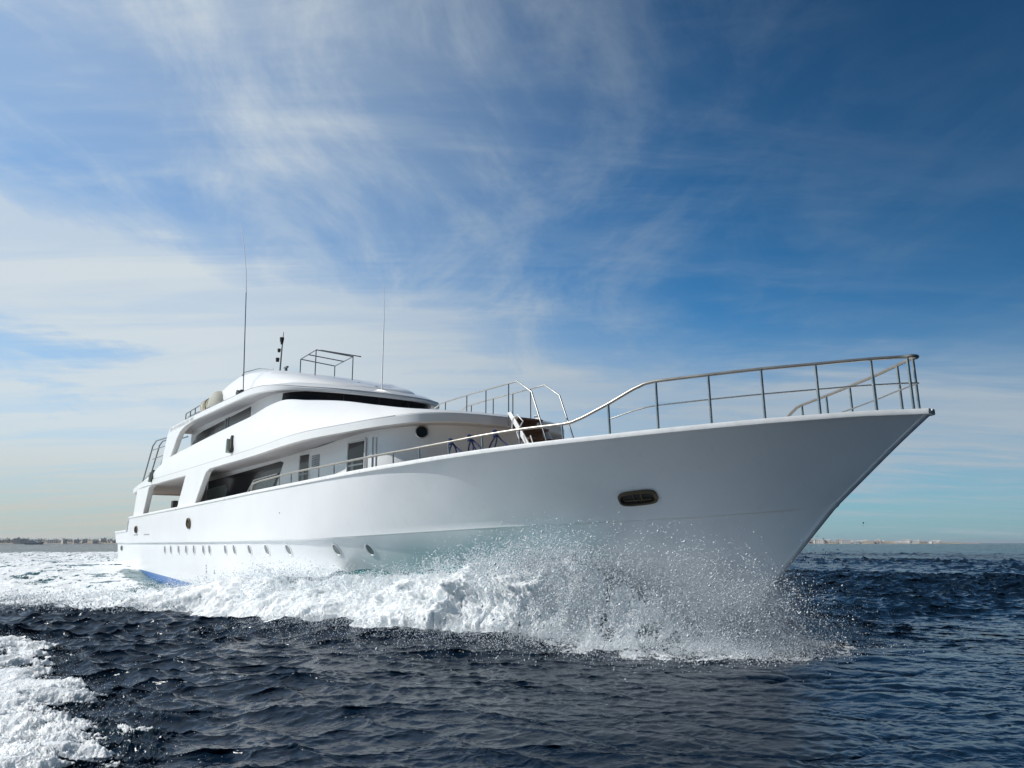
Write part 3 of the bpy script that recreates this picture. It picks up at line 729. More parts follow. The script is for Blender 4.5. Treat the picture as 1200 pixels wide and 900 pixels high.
# ---- foredeck stair and its handrails
st = empty('stairway'); st.parent = yacht
Y0, Y1 = -0.34, 0.56
for yy in (Y0, Y1):
    mb = MB(); mb.panel([(30.80, yy, 5.36), (30.98, yy, 5.36), (33.05, yy, 2.95), (32.87, yy, 2.95)], (0, 1, 0), .05); link_mesh('stringer', mb, M_cap, st, bevel=.01)
for k in range(8):
    f = (k + .3) / 8
    mb = MB(); mb.box((31.0 + 2.05 * f, (Y0 + Y1) / 2 + .02, 5.25 - 2.35 * f), (.32, Y1 - Y0 - .05, .06)); link_mesh('tread', mb, M_wood, st)
    mb = MB(); mb.box((30.88 + 2.05 * f, (Y0 + Y1) / 2 + .02, 5.09 - 2.35 * f), (.03, Y1 - Y0 - .06, .27)); link_mesh('riser', mb, M_wood, st)
for k, yy in enumerate((Y0 + .02, .62)):
    top = [(26.9, yy, 6.0), (27.3, yy, 6.1), (28.8, yy, 6.14), (29.9, yy, 6.15), (31.25, yy, 6.16), (31.88, yy, 5.78), (32.5, yy, 4.42), (33.1, yy, 3.1)]
    hr = pipes('stair_handrail', [top], .022, M_steel)
    for x in (27.55, 28.75, 29.75, 30.85 if k == 0 else 30.6):
        pipes('stanchion', [[(x, yy, 5.2 if x < 30.2 else 5.0), (x, yy, float(np.interp(x, [t_[0] for t_ in top[:5]], [t_[2] for t_ in top[:5]])))]], .017, M_dsteel, hr)
pipes('stair_grab_handle', [[(31.25, -.5, 4.8), (31.3, -.5, 5.12), (31.5, -.5, 5.2), (31.75, -.5, 5.0), (31.55, -.5, 4.8)], [(31.45, -.5, 4.8), (32.0, -.5, 3.7)], [(32.0, -.45, 4.6), (32.5, -.45, 3.6)]], .018, M_cap)
# anchor windlass housing under the rail knee
mb = MB(); mb.panel([(34.7, -1.1, 2.9), (34.9, -1.1, 3.95), (35.5, -1.1, 4.0), (36.4, -1.1, 3.2), (36.4, -1.1, 2.9)], (0, 1, 0), 1.8); link_mesh('windlass_cover', mb, M_greyp, yacht, bevel=.05)
pipes('foredeck_low_rail', [[(34.6, -.4, 3.2), (34.7, -.4, 4.2), (36.0, -.4, 4.25), (36.5, -.4, 3.3)]], .02, M_steel)

# ================================================================== loose things on the yacht
def rope_hank(x, spread, z_low, label, name='mooring_rope'):
    yb = -(ry(x)); zt_ = rz(x)
    base = MB2W @ Vector((x, yb, zs(x)))
    o = empty(name, base, YROT)
    tag(o, label, 'rope', 'blue ropes tied to the side rail')
    mb = MB(); L0 = Vector((x, yb, zs(x)))
    def rel(p): return tuple(Vector(p) - L0)
    loop = [rel((x + .05 * math.cos(a), yb + .055 * math.cos(a * 2) * .4, zt_ + .055 * math.sin(a))) for a in np.linspace(0, 4 * PI, 22)]
    mb.tube(loop, .028, 6); link_mesh('knot', mb, M_rope, o, True)
    for k, (dx, zz_) in enumerate(spread):
        pts = []
        for t in np.linspace(0, 1, 8):
            sag = math.sin(PI * t) * .05 * (1 if k % 2 else -1)
            pts.append(rel((x + dx * t + sag, yb + .05 + .10 * t, zt_ - .02 - (zt_ - zz_) * t)))
        mb = MB(); mb.tube(pts, .017, 6); link_mesh('strand', mb, M_rope, o, True)
rope_hank(33.42, [(-.30, 3.78), (.02, 3.76), (.36, 3.8)], 3.4, 'blue rope knotted on the side rail, aftmost of the three with short hanging ends')
rope_hank(34.0, [(-.25, 3.8), (-.1, 3.8), (.12, 3.8), (.3, 3.8)], 3.4, 'bunched blue rope looped beside a stanchion, middle of the three on the side rail')
rope_hank(34.72, [(-.48, 3.8), (-.3, 3.8), (.38, 3.82)], 3.4, 'blue rope spread like a tripod, nearest the bow stairs of the three on the rail')

def top_thing(name, xb, yb, zb, label, cat, group=None):
    o = empty(name, MB2W @ Vector((xb, yb, zb)), YROT); tag(o, label, cat, group); return o
rf = top_thing('life_raft_canister', 12.1, -3.0, 7.40, 'ribbed cream life raft canister lying on the edge of the bridge roof', 'life raft')
mb = MB(); pr = [(-.85, .05), (-.84, .30), (-.78, .40), (-.4, .42), (-.1, .40), (-.08, .44), (.0, .44), (.02, .40), (.5, .42), (.55, .36), (.56, .05)]
mb.tube([(a, 0, .48) for a, r_ in pr], [r_ for a, r_ in pr], 20); link_mesh('canister', mb, M_cream, rf, True, 50)
for x in (-.6, -.3, .3):
    mb = MB(); mb.tube([(x - .03, 0, .48), (x + .03, 0, .48)], .445, 20); link_mesh('strap', mb, M_cap if x < 0 else M_black, rf, True, 50)
mb = MB(); mb.box((-.5, 0, .06), (.1, .7, .14)); mb.box((.35, 0, .06), (.1, .7, .14)); link_mesh('cradle', mb, M_black, rf)
rf2 = top_thing('equipment_cover', 13.4, -3.05, 7.40, 'round grey-beige covered dome beside the cream life raft canister', 'cover')
mb = MB()
rws = []
for i in range(9):
    a = PI / 2 * i / 8; rws.append([(.92 * math.cos(a) * math.cos(b_), .55 * math.cos(a) ** .7 * math.sin(b_), .15 + .92 * math.sin(a)) for b_ in np.linspace(0, 2 * PI, 24, endpoint=False)])
mb.loft([[(r[0] * 1.0, r[1], -.0) for r in rws[0]]] + rws, True); link_mesh('cover', mb, M_cover, rf2, True, 60)
mb = MB(); mb.tube([(.9 * math.cos(t), .57 * math.sin(t), .16) for t in np.linspace(0, 2 * PI, 30)], .025, 6); link_mesh('hem_cord', mb, M_greyp, rf2, True)
rf.scale = (.85, .85, .85); rf2.scale = (.8, .85, .82)
# ================================================================== SEA
def tile(L, n, seed, wind, peak, lo, hi, rms, spread=2.0, chop=0.8):
    r = np.random.default_rng(seed)
    k1 = np.fft.fftfreq(n, L / n) * 2 * PI
    kx, ky = np.meshgrid(k1, k1, indexing='xy')
    k = np.hypot(kx, ky); k[0, 0] = 1
    kp = 2 * PI / peak
    Pw = np.exp(-(kp / k) ** 2) / k ** 3.35
    c = (kx * math.cos(wind) + ky * math.sin(wind)) / k
    Pw *= np.abs(c) ** spread * (0.15 + 0.85 * (c > 0)) + 0.06
    Pw[(k < 2 * PI / hi) | (k > 2 * PI / lo)] = 0; Pw[0, 0] = 0
    a = np.sqrt(Pw) * (r.normal(size=(n, n)) + 1j * r.normal(size=(n, n)))
    h = np.fft.ifft2(a).real; s = rms / h.std(); h *= s
    dx = np.fft.ifft2(1j * kx / k * a).real * s * chop; dy = np.fft.ifft2(1j * ky / k * a).real * s * chop
    return L, n, h, dx, dy
def samp(T, f, x, y):
    L, n = T[0], T[1]
    u = (x / L * n) % n; v = (y / L * n) % n
    i = np.floor(u).astype(int); j = np.floor(v).astype(int); fu = u - i; fv = v - j
    i %= n; j %= n; i1 = (i + 1) % n; j1 = (j + 1) % n
    return f[j, i] * (1 - fu) * (1 - fv) + f[j, i1] * fu * (1 - fv) + f[j1, i] * (1 - fu) * fv + f[j1, i1] * fu * fv
def ntile(n, beta, seed, kmin=2):
    r = np.random.default_rng(seed); k1 = np.fft.fftfreq(n) * n
    kx, ky = np.meshgrid(k1, k1); k = np.hypot(kx, ky); k[0, 0] = 1
    a = (r.normal(size=(n, n)) + 1j * r.normal(size=(n, n))) * k ** (-beta); a[k < kmin] = 0; a[0, 0] = 0
    h = np.fft.ifft2(a).real; return h / h.std()
WIND = rad(258)
TA = tile(67.0, 1024, 3, WIND, 2.6, 0.24, 16, 0.080, 2.6, 1.25)
TB = tile(13.7, 1024, 5, WIND + 0.35, 0.55, 0.05, 1.3, 0.0080, 1.4, .8)
TS = tile(310.0, 256, 8, WIND - 0.2, 16, 8, 60, 0.055, 3.0, 0.6)
NT = (1.0, 1024, ntile(1024, 1.55, 21)); NT2 = (1.0, 1024, ntile(1024, 1.15, 22)); NTS = (1.0, 1024, ntile(1024, 2.1, 31)); NT3 = (1.0, 1024, np.abs(ntile(1024, 1.6, 23)))
def noise(x, y, L, T=NT): return samp((L, 1024), T[2], x, y)
def sstep(a, b, x):
    t = np.clip((x - a) / (b - a), 0, 1); return t * t * (3 - 2 * t)

XT = [-160, -60, -30, -10, 3, 8, 14, 17, 20, 22, 24, 25.5, 27.5, 29.5, 31.5, 33, 34.5, 36, 36.9, 37.6, 38.3, 39, 40]
HT = [.0, .10, .12, .16, .18, .20, .22, .26, .36, .52, .82, .98, .96, .92, 1.02, 1.22, 1.48, 1.62, 1.25, .7, .30, .08, 0]
DCT = [50, 30, 23, 17, 14.5, 11.8, 9.8, 8.8, 7.6, 6.6, 5.5, 5.0, 4.7, 4.45, 4.15, 3.85, 3.45, 2.9, 2.3, 1.5, .8, .3, 0]
DFT = [60, 36, 28, 22, 19, 15.8, 13.6, 12.4, 11.0, 9.8, 8.0, 6.7, 6.3, 5.9, 5.4, 5.0, 4.5, 3.9, 3.4, 2.8, 2.2, 1.6, 1.0]
HI = [.0, .1, .3, .8, .88, .34, -.12, -.08, .14, .35, .70, .93, 1.06, 1.12, 1.26, 1.48, 1.70, 1.74, 1.4, .9, .4, .10, 0]   # level along the hull side
def boat_xy(x, y):
    dx = x - O[0]; dy = y - O[1]; return dx * U[0] + dy * U[1], dx * P[0] + dy * P[1]
def ship_wave(xb, yb):
    """elevation, foam cover and green-water amount raised by the hull (boat frame)"""
    d = np.abs(yb)
    wob = 0.35 * noise(xb * 1.0, yb * 0.25 + 40, 37.0)
    wob2 = 0.18 * noise(xb, yb * .3 + 11, 9.0)
    h = np.interp(xb, XT, HT); dc = np.interp(xb, XT, DCT); df = np.interp(xb, XT, DFT); hi = np.interp(xb, XT, HI)
    wide = sstep(30, 18, xb)
    # a dark bay in the breaking front, where the crest has not yet spilled
    bay = np.exp(-((xb - 25.2) / 1.1) ** 2) * 1.3
    df2 = df + wob * (0.5 + 1.4 * wide) + wob2 - bay * sstep(4.0, 5.5, d)
    dc2 = dc + wob * .6 * wide + wob2 * .5
    hull = np.interp(xb, [0, 14, 24, 30, 34, 37.3, 38], [3.9, 4.0, 3.3, 2.4, 1.6, .2, 0])
    t_in = np.clip((d - hull) / np.maximum(dc2 - hull, .2), 0, 1)
    inner = hi + (h - hi) * sstep(0.3, 1.0, t_in)
    t_out = np.clip((d - dc2) / np.maximum(df2 - dc2, .3), 0, 1)
    outer = h * (1 - t_out) ** 1.3 * (1 + .5 * t_out)
    hump = 0.28 * np.interp(xb, [20, 28, 32, 36, 38.5, 40], [.25, .6, 1, .9, .3, 0]) 
    decay = np.exp(-np.maximum(d - df, 0) ** 2 / 2.6)
    e = np.where(d < dc2, inner, outer + hump * sstep(0, 1, t_out) * decay)
    e *= sstep(-170, -60, xb) * .999
    # stern hollow and rooster
    aft = sstep(0, -3, xb) * (d < 60)
    e = e * (1 - aft * sstep(6, 3, d)) + aft * sstep(6, 3, d) * (-.25 + .6 * np.exp(-((xb + 11) / 6) ** 2) ) * sstep(-60, -8, xb)
    # foam
    edge = 0.22 + 0.85 * wide
    out_f = sstep(df2 + edge, df2 - edge, d)
    nz = noise(xb, yb, 6.1) ; nz2 = noise(xb + 9, yb, 1.7, NT2)
    in_cut = np.interp(xb, [24, 26.5, 28.5, 35.0, 36.2, 37.2], [-1, -1, .75, .70, 0.2, 0])   # how far inside the crest the clear green water starts
    inner_clear = sstep(dc2 - in_cut - .25, dc2 - in_cut + .15, d + .15 * nz2)
    inner_clear = np.where(xb < 26, 1, inner_clear)
    inner_clear = inner_clear * sstep(26, 28, xb) + (1 - sstep(26, 28, xb))
    f = out_f * inner_clear
    # ahead of x = 35.6 the face is clear water: only streaks of foam
    streak = np.clip(.66 + .38 * noise(xb * 2.2, d * .5, 3.3, NT) , 0, 1)
    bow = sstep(35.5, 37.6, xb + .35 * nz)
    f = f * (1 - bow) + f * bow * streak * .62 * sstep(38.6, 37.6, xb)
    # aft of the shoulder the foam thins inside the diverging crest
    thin = np.clip(.74 + .28 * nz + .18 * nz2 + .15 * noise(xb, yb, 19.0), 0, 1)
    inside = sstep(dc2 - .6, dc2 - 2.4, d) * sstep(21, 16, xb)
    f = f * (1 - inside) + f * inside * thin
    near = sstep(5.6, 4.6, d) * sstep(3.5, 6, xb) * sstep(19, 16.5, xb)
    f = f * (1 - near * .75)
    f *= sstep(-170, -120, xb)
    # flat sheet of spent foam where the spray falls ahead of and beside the stem
    th = np.arctan2(d, xb - 35.6); rr = np.hypot(d, xb - 35.6)
    rc = 3.75 - .25 * np.abs(th - .4)
    sheet = np.exp(-((rr - rc + .25 * nz) / .70) ** 4) * sstep(1.45, 1.0, th + .12 * nz) 
    sheet = np.clip(sheet * (.72 + .30 * nz2 + .22 * nz), 0, 1)
    f = np.maximum(f, sheet * .95)
    teal = inner * 0 + sstep(26.5, 29, xb) * sstep(37.5, 35, xb) * sstep(dc2 + .5, dc2 - .3, d) 
    teal = np.maximum(teal, .55 * sstep(21, 10, xb) * sstep(-140, -60, xb) * sstep(df2, df2 - 3, d))
    teal = np.maximum(teal, .35 * bow * sstep(38.5, 37, xb) * sstep(dc2 + 1.2, dc2, d))
    return e, f, teal
def own_wake(x, y):
    # broken water thrown out by the boat the picture is taken from
    n1 = noise(x, y, 5.3); n2 = noise(x, y, 1.9, NT2)
    edge = np.interp(y, [5.0, 7.5, 8.2, 9.0, 10.0, 11.0, 12.0, 14.9, 18.0, 21], [-3.3, -3.85, -4.25, -4.75, -5.0, -5.6, -6.9, -8.6, -11.4, -14.8])
    s = edge + .15 + .20 * n1 + .10 * n2 + .35 * noise(x * .35, y * 1.0, 4.1) - x            # >0 inside the foam
    f = sstep(-.12, .55, s)
    e = .18 * sstep(-.6, 1.2, s)
    lace = np.clip(1.0 + .24 * n1 + .14 * n2, 0, 1)
    f = f * np.maximum(lace, sstep(.4, 1.6, s)) * sstep(24, 18, y)
    return e * sstep(24, 18, y), f, .12 * sstep(-.3, .6, s) * sstep(24, 18, y)

def water_arrays():
    cols = np.concatenate([np.radians(np.arange(-180, -44, 4.0)), np.radians(np.arange(-44, -36, .4)), np.radians(np.arange(-36, 36, 0.062)), np.radians(np.arange(36, 44, .4)), np.radians(np.arange(44, 180, 4.0))])
    rr = [0.6, 1.2, 2.0, 3.0, 4.0, 5.0, 5.6, 6.0]
    while rr[-1] < 9000:
        D = rr[-1]
        s = .0026 if D < 12.5 else (.0019 if D < 24 else (.0028 if D < 60 else (.006 if D < 160 else (.02 if D < 700 else .08))))
        rr.append(D * (1 + s))
    rr = np.array(rr)
    A, R = np.meshgrid(cols, rr)
    return cols, rr, R * np.sin(A), R * np.cos(A), R
cols, rr, WX, WY, WR = water_arrays()
fadeB = np.clip(1.25 - WR / 60, 0, 1); fadeA = np.clip(1.3 - WR / 500, 0.0, 1)
hA = samp(TA, TA[2], WX, WY); hB = samp(TB, TB[2], WX, WY); hS = samp(TS, TS[2], WX, WY)
dxx = samp(TA, TA[3], WX, WY) * fadeA + samp(TB, TB[3], WX, WY) * fadeB
dyy = samp(TA, TA[4], WX, WY) * fadeA + samp(TB, TB[4], WX, WY) * fadeB
XB, YB = boat_xy(WX, WY)
e1, f1, t1 = ship_wave(XB, YB)
e2, f2, t2 = own_wake(WX, WY)
FO = np.clip(np.maximum(f1, f2), 0, 1); TE = np.clip(np.maximum(t1, t2), 0, 1)
FO = np.where(WR > 400, 0, FO)
gust = .75 + .35 * noise(WX, WY, 190.0)
calm = 1 - .45 * FO
Zw = hS + (hA * fadeA * gust + hB * fadeB * (.6 + .5 * gust)) * calm + e1 + e2
# broken foam relief
near_ = np.clip(1.6 - WR / 45, 0, 1)
DS = np.abs(YB) - 1.3 * e1; SG = np.sign(YB) * 50
crest = np.clip(np.interp(XB, XT, HT) * np.exp(-((np.abs(YB) - np.interp(XB, XT, DCT) - .3) / 1.1) ** 2), 0, 1.3)
lump = noise(XB, DS + SG, 5.2, NTS) * .5 + noise(XB + 5, DS + SG, 1.6, NTS) * .16 + noise(XB + 3, DS, .9, NT) * .10
lump = lump * np.where(f2 > f1, .30, 1)
relief = FO * near_ * ((.06 + .09 * crest) * lump + .009 * noise(XB, DS, .41, NT2) * (f2 <= f1))
slope_ = np.clip(crest * 1.1, 0, 1) * (np.abs(YB) > np.interp(XB, XT, DCT) - .3)
Zw = Zw + relief * (1 - .55 * slope_)
OUTW = relief * slope_ * 1.15 * np.sign(YB)
Zw = np.where(WR > 2500, Zw * .3, Zw)
me = bpy.data.meshes.new('water')
nr, nc = WX.shape
co = np.empty((nr * nc + 1, 3), np.float32)
push = 1 - np.clip(FO, 0, 1) * .5
co[:-1, 0] = (WX + dxx * push * .9 + OUTW * P[0]).ravel(); co[:-1, 1] = (WY + dyy * push * .9 + OUTW * P[1]).ravel(); co[:-1, 2] = Zw.ravel()
co[-1] = (0, 0, float(Zw[0].mean()))
idx = np.arange(nr * nc).reshape(nr, nc)
nx = np.roll(idx, -1, axis=1)
q = np.stack([idx[:-1], nx[:-1], nx[1:], idx[1:]], -1).reshape(-1, 4)
tri = np.stack([idx[0], np.full(nc, nr * nc), nx[0]], -1)
me.vertices.add(len(co)); me.vertices.foreach_set('co', co.ravel())
loops = np.concatenate([q.ravel(), tri.ravel()]).astype(np.int32)
starts = np.concatenate([np.arange(len(q)) * 4, len(q) * 4 + np.arange(len(tri)) * 3]).astype(np.int32)
me.loops.add(len(loops)); me.loops.foreach_set('vertex_index', loops)
me.polygons.add(len(starts)); me.polygons.foreach_set('loop_start', starts)
me.update(calc_edges=True)
me.flip_normals() if me.polygons[len(q) // 2].normal.z < 0 else None
me.polygons.foreach_set('use_smooth', np.ones(len(starts), bool))
for nm, arr in (('foam', FO), ('teal', TE)):
    at = me.attributes.new(nm, 'FLOAT', 'POINT'); at.data.foreach_set('value', np.append(arr.ravel(), 0).astype(np.float32))
mw, t, b = new_mat('sea_water')
geo = t.nodes.new('ShaderNodeNewGeometry')
af = nd(t, 'ShaderNodeAttribute', attribute_name='foam'); at_ = nd(t, 'ShaderNodeAttribute', attribute_name='teal')
def tnoise(scale, detail=4, rough=.55, dist=0.0, src=None):
    n = nd(t, 'ShaderNodeTexNoise'); n.inputs['Scale'].default_value = scale; n.inputs['Detail'].default_value = detail
    n.inputs['Roughness'].default_value = rough; n.inputs['Distortion'].default_value = dist
    t.links.new(src or geo.outputs['Position'], n.inputs['Vector']); return n.outputs[0]
n_a = tnoise(1.8, 6, .62, .6); n_b = tnoise(9, 5, .62, .4)
vor = nd(t, 'ShaderNodeTexVoronoi', feature='DISTANCE_TO_EDGE'); vor.inputs['Scale'].default_value = 2.6
wp = nd(t, 'ShaderNodeVectorMath', operation='MULTIPLY_ADD')
cn = nd(t, 'ShaderNodeTexNoise'); cn.inputs['Scale'].default_value = 2.2; cn.inputs['Detail'].default_value = 4; t.links.new(geo.outputs['Position'], cn.inputs['Vector'])
t.links.new(cn.outputs[1], wp.inputs[0]); wp.inputs[1].default_value = (.9, .9, .9); t.links.new(geo.outputs['Position'], wp.inputs[2]); t.links.new(wp.outputs[0], vor.inputs['Vector'])
lace = maprange(t, vor.outputs[0], 0.0, 0.16, 1.0, 0.0)
nn = math_n(t, 'ADD', math_n(t, 'MULTIPLY', n_a, .55), math_n(t, 'MULTIPLY', n_b, .45))
nn = math_n(t, 'ADD', nn, math_n(t, 'MULTIPLY', lace, .10))
thr = math_n(t, 'SUBTRACT', math_n(t, 'ADD', math_n(t, 'MULTIPLY', af.outputs['Fac'], 1.12), nn), .92)
fm = maprange(t, thr, -.04, .16)
deep = mix_rgb(t, at_.outputs['Fac'], (0.0035, 0.012, 0.026, 1), (0.026, 0.155, 0.16, 1))
fcol = mix_rgb(t, n_b, (0.84, 0.90, 0.92, 1), (0.95, 0.965, 0.97, 1))
t.links.new(mix_rgb(t, fm, deep, fcol), b.inputs['Base Color'])
t.links.new(maprange(t, fm, 0, 1, .10, .85, False), b.inputs['Roughness'])
b.inputs['IOR'].default_value = 1.333
t.links.new(math_n(t, 'MULTIPLY', fm, .35), b.inputs['Subsurface Weight']); b.inputs['Subsurface Radius'].default_value = (.16, .19, .21); b.inputs['Subsurface Scale'].default_value = 1.0
t.links.new(maprange(t, fm, 0, 1, .34, .15, False), b.inputs['Specular IOR Level'])
# ripples finer than the mesh; stretched out farther away where the mesh smooths off
r1_ = tnoise(7.0, 4, .6, .3); r2_ = tnoise(1.1, 5, .6, .4)
dist = nd(t, 'ShaderNodeVectorMath', operation='LENGTH'); t.links.new(geo.outputs['Position'], dist.inputs[0])
far = math_n(t, 'ADD', maprange(t, dist.outputs['Value'], 35, 160), math_n(t, 'MULTIPLY', maprange(t, dist.outputs['Value'], 200, 900), 2.0))
hgt = math_n(t, 'ADD', math_n(t, 'MULTIPLY', r1_, math_n(t, 'ADD', .009, math_n(t, 'MULTIPLY', far, .05))), math_n(t, 'MULTIPLY', math_n(t, 'MULTIPLY', r2_, far), .55))
r3_ = tnoise(26.0, 3, .6, .2); hgt = math_n(t, 'ADD', hgt, math_n(t, 'MULTIPLY', r3_, .0014))
hgt = math_n(t, 'ADD', hgt, math_n(t, 'MULTIPLY', math_n(t, 'MULTIPLY', n_b, fm), .045))
fine = tnoise(38, 3, .6)
hgt = math_n(t, 'ADD', hgt, math_n(t, 'MULTIPLY', math_n(t, 'MULTIPLY', fine, fm), .02))
bp = t.nodes.new('ShaderNodeBump'); bp.inputs['Strength'].default_value = 1.0; bp.inputs['Distance'].default_value = 1.0
t.links.new(hgt, bp.inputs['Height']); t.links.new(bp.outputs[0], b.inputs['Normal'])
me.materials.append(mw)
wo = bpy.data.objects.new('water', me); COL.objects.link(wo); tag(wo, kind='structure')

# ------------------------------------------------------------------ spray: flying droplets
def drops(name, pts, rad_, mat, stretch=None):
    n = len(pts)
    base = np.array([(1, 0, 0), (-1, 0, 0), (0, 1, 0), (0, -1, 0), (0, 0, 1), (0, 0, -1)], float)
    fc = np.array([(0, 2, 4), (2, 1, 4), (1, 3, 4), (3, 0, 4), (2, 0, 5), (1, 2, 5), (3, 1, 5), (0, 3, 5)])
    ax = RNG.normal(size=(n, 3)) * .35 + 1
    v = pts[:, None, :] + base[None] * rad_[:, None, None] * np.clip(ax, .5, 1.8)[:, None, :]
    f = (fc[None] + (np.arange(n) * 6)[:, None, None]).reshape(-1, 3)
    m_ = bpy.data.meshes.new(name); v = v.reshape(-1, 3).astype(np.float32)
    m_.vertices.add(len(v)); m_.vertices.foreach_set('co', v.ravel())
    m_.loops.add(f.size); m_.loops.foreach_set('vertex_index', f.ravel().astype(np.int32))
    m_.polygons.add(len(f)); m_.polygons.foreach_set('loop_start', (np.arange(len(f)) * 3).astype(np.int32))
    m_.update(calc_edges=True); m_.polygons.foreach_set('use_smooth', np.ones(len(f), bool))
    m_.materials.append(mat); o = bpy.data.objects.new(name, m_); COL.objects.link(o); return o
m_drop, t_, b_ = new_mat('water_droplets')
b_.inputs['Base Color'].default_value = (.80, .86, .90, 1); b_.inputs['Roughness'].default_value = .25
tn = nd(t_, 'ShaderNodeTexNoise'); tn.inputs['Scale'].default_value = 3.0
tcn = t_.nodes.new('ShaderNodeTexCoord'); t_.links.new(tcn.outputs['Object'], tn.inputs['Vector'])
t_.links.new(mix_rgb(t_, tn.outputs[0], (.62, .70, .76, 1), (.92, .94, .95, 1)), b_.inputs['Base Color'])
b_.inputs['Subsurface Weight'].default_value = 0.0
def b2w(x, y, z): return np.stack([O[0] + x * U[0] + y * P[0], O[1] + x * U[1] + y * P[1], z], -1)
def surf(x, y): return ship_wave(x, y)[0]
P_, R_ = [], []
def emit(n, x, d, z, r, both=True):
    s = np.ones(n)
    if both: s = np.where(RNG.random(n) < .82, -1, 1)
    else: s = -s
    P_.append(b2w(x, s * d, z)); R_.append(r)
# curtain flung out from the stem: ballistic fans that fall on the sheet of foam
n = 84000
t0 = RNG.random(n)
xs = 37.9 - 3.1 * RNG.random(n) ** 1.1                     # where along the hull the drop left
hx = np.interp(xs, [33, 36, 37.3, 38.2], [1.9, .9, .25, 0])
v_out = RNG.gamma(3.2, .55, n) + .4; v_up = RNG.gamma(5.0, .55, n) + 1.0; v_f = RNG.normal(1.2, 1.1, n)
tt = RNG.random(n) * (v_up * 2 / 9.81) * 1.05
d = hx + .15 + v_out * tt + RNG.normal(0, .12, n); z = .35 + v_up * tt - 4.9 * tt ** 2 + RNG.normal(0, .06, n); x = xs + v_f * tt
clump = noise(x * 1.0, d * 1.0 + z, 2.4, NT) + .6 * noise(x, z, .9, NT2)
ok = (z < 2.35) & (z > surf(x, d) - .05) & (clump > RNG.normal(.15, .55, n)) & (x < 41.5)
n = ok.sum(); emit(n, x[ok], d[ok], z[ok], np.clip(RNG.lognormal(-4.95, .5, n), .003, .022))
# crest lip and splashes on the breaking face
n = 60000
x = 21 + 15.6 * RNG.random(n) ** .8; dc = np.interp(x, XT, DCT); df = np.interp(x, XT, DFT)
u_ = RNG.normal(0, .5, n); d = dc + .15 + u_ * (df - dc) * .55
z = surf(x, d) + np.abs(RNG.normal(0, 1, n)) * (.05 + .16 * np.interp(x, XT, HT) * np.exp(-u_ ** 2))
ok = (noise(x, d, 1.6, NT2) > RNG.normal(-.2, .5, n)); n = ok.sum()
emit(n, x[ok], d[ok], z[ok], np.clip(RNG.lognormal(-4.95, .45, n), .004, .022))
# big ragged lumps where the crest tears, right at the shoulder of the wave
n = 34000
x = RNG.normal(36.0, .85, n); dc = np.interp(x, XT, DCT); d = dc + RNG.normal(.15, .45, n); z = surf(x, d) + RNG.gamma(1.2, .13, n) - .06
ok = noise(x * 1.2, d + z, 1.1, NT2) > RNG.normal(0, .45, n); n = ok.sum()
emit(n, x[ok], d[ok], z[ok], np.clip(RNG.lognormal(-4.75, .5, n), .004, .026))
# ragged droplets along the spilling edge farther aft
n = 30000
x = RNG.uniform(4, 25, n); df = np.interp(x, XT, DFT) + .35 * noise(x, np.full(n, 40.), 37.0); d = df + RNG.normal(-.3, .8, n); z = surf(x, d) + .05 + RNG.gamma(1.1, .07, n)
ok = noise(x, d, 3.0, NT) > RNG.normal(-.1, .5, n); n = ok.sum(); emit(n, x[ok], d[ok], z[ok], np.clip(RNG.lognormal(-4.5, .45, n), .006, .03))
# low spatter over the outer swell
n = 16000
x = RNG.uniform(30, 40.3, n); df = np.interp(x, XT, DFT); d = df + RNG.gamma(1.3, .55, n); z = surf(x, d) + .05 + RNG.gamma(1.2, .05, n)
emit(n, x, d, z, np.clip(RNG.lognormal(-5.1, .35, n), .003, .014))
# soft plume hanging round the stem
n = 60000
x = RNG.normal(38.3, 1.0, n); d = np.abs(RNG.normal(.9, .8, n)); z = RNG.gamma(3.2, .27, n)
lim = 2.0 * (1 - ((x - 38.2) / 2.9) ** 2)
ok = (z < lim) & (noise(x + z, d, 2.1, NT) > RNG.normal(-.1, .55, n)) & (z > surf(x, d)); n = ok.sum()
emit(n, x[ok], d[ok], z[ok], np.clip(RNG.lognormal(-5.15, .45, n), .003, .016))
# fine droplets raining on the spent sheet
n = 60000
th_ = RNG.uniform(-.5, 1.45, n); rr_ = 3.6 + RNG.normal(0, .55, n); x = 35.6 + rr_ * np.cos(th_); d = rr_ * np.sin(th_); z = surf(x, d) + .03 + RNG.gamma(1.1, .09, n)
sgn = np.ones(n)
keep = noise(x, d, 2.2, NT) > RNG.normal(-.3, .6, n); x, d, z = x[keep], np.abs(d[keep]), z[keep]; n = len(x)
emit(n, x, d, z, np.clip(RNG.lognormal(-5.2, .4, n), .003, .014))
sp = drops('bow_spray', np.concatenate(P_), np.concatenate(R_), m_drop)
tag(sp, 'white droplets of spray thrown up around the bow', 'spray', kind='stuff')
# droplets of the near wake, lower left
n = 7000
y = RNG.uniform(6.2, 18, n); edge = np.interp(y, [5.0, 7.5, 8.2, 9.0, 10.0, 11.0, 12.0, 14.9, 18.0], [-3.3, -3.85, -4.25, -4.75, -5.0, -5.6, -6.9, -8.6, -11.4])
x = edge - RNG.normal(.3, .7, n); e_, f_, _ = own_wake(x, y); z = e_ + RNG.gamma(1.3, .035, n) + .02
sp2 = drops('wake_spray', np.stack([x, y, z], -1), np.clip(RNG.lognormal(-5.5, .4, n), .002, .010), m_drop)
tag(sp2, 'fine droplets over the foaming wake nearest the viewer', 'spray', kind='stuff')
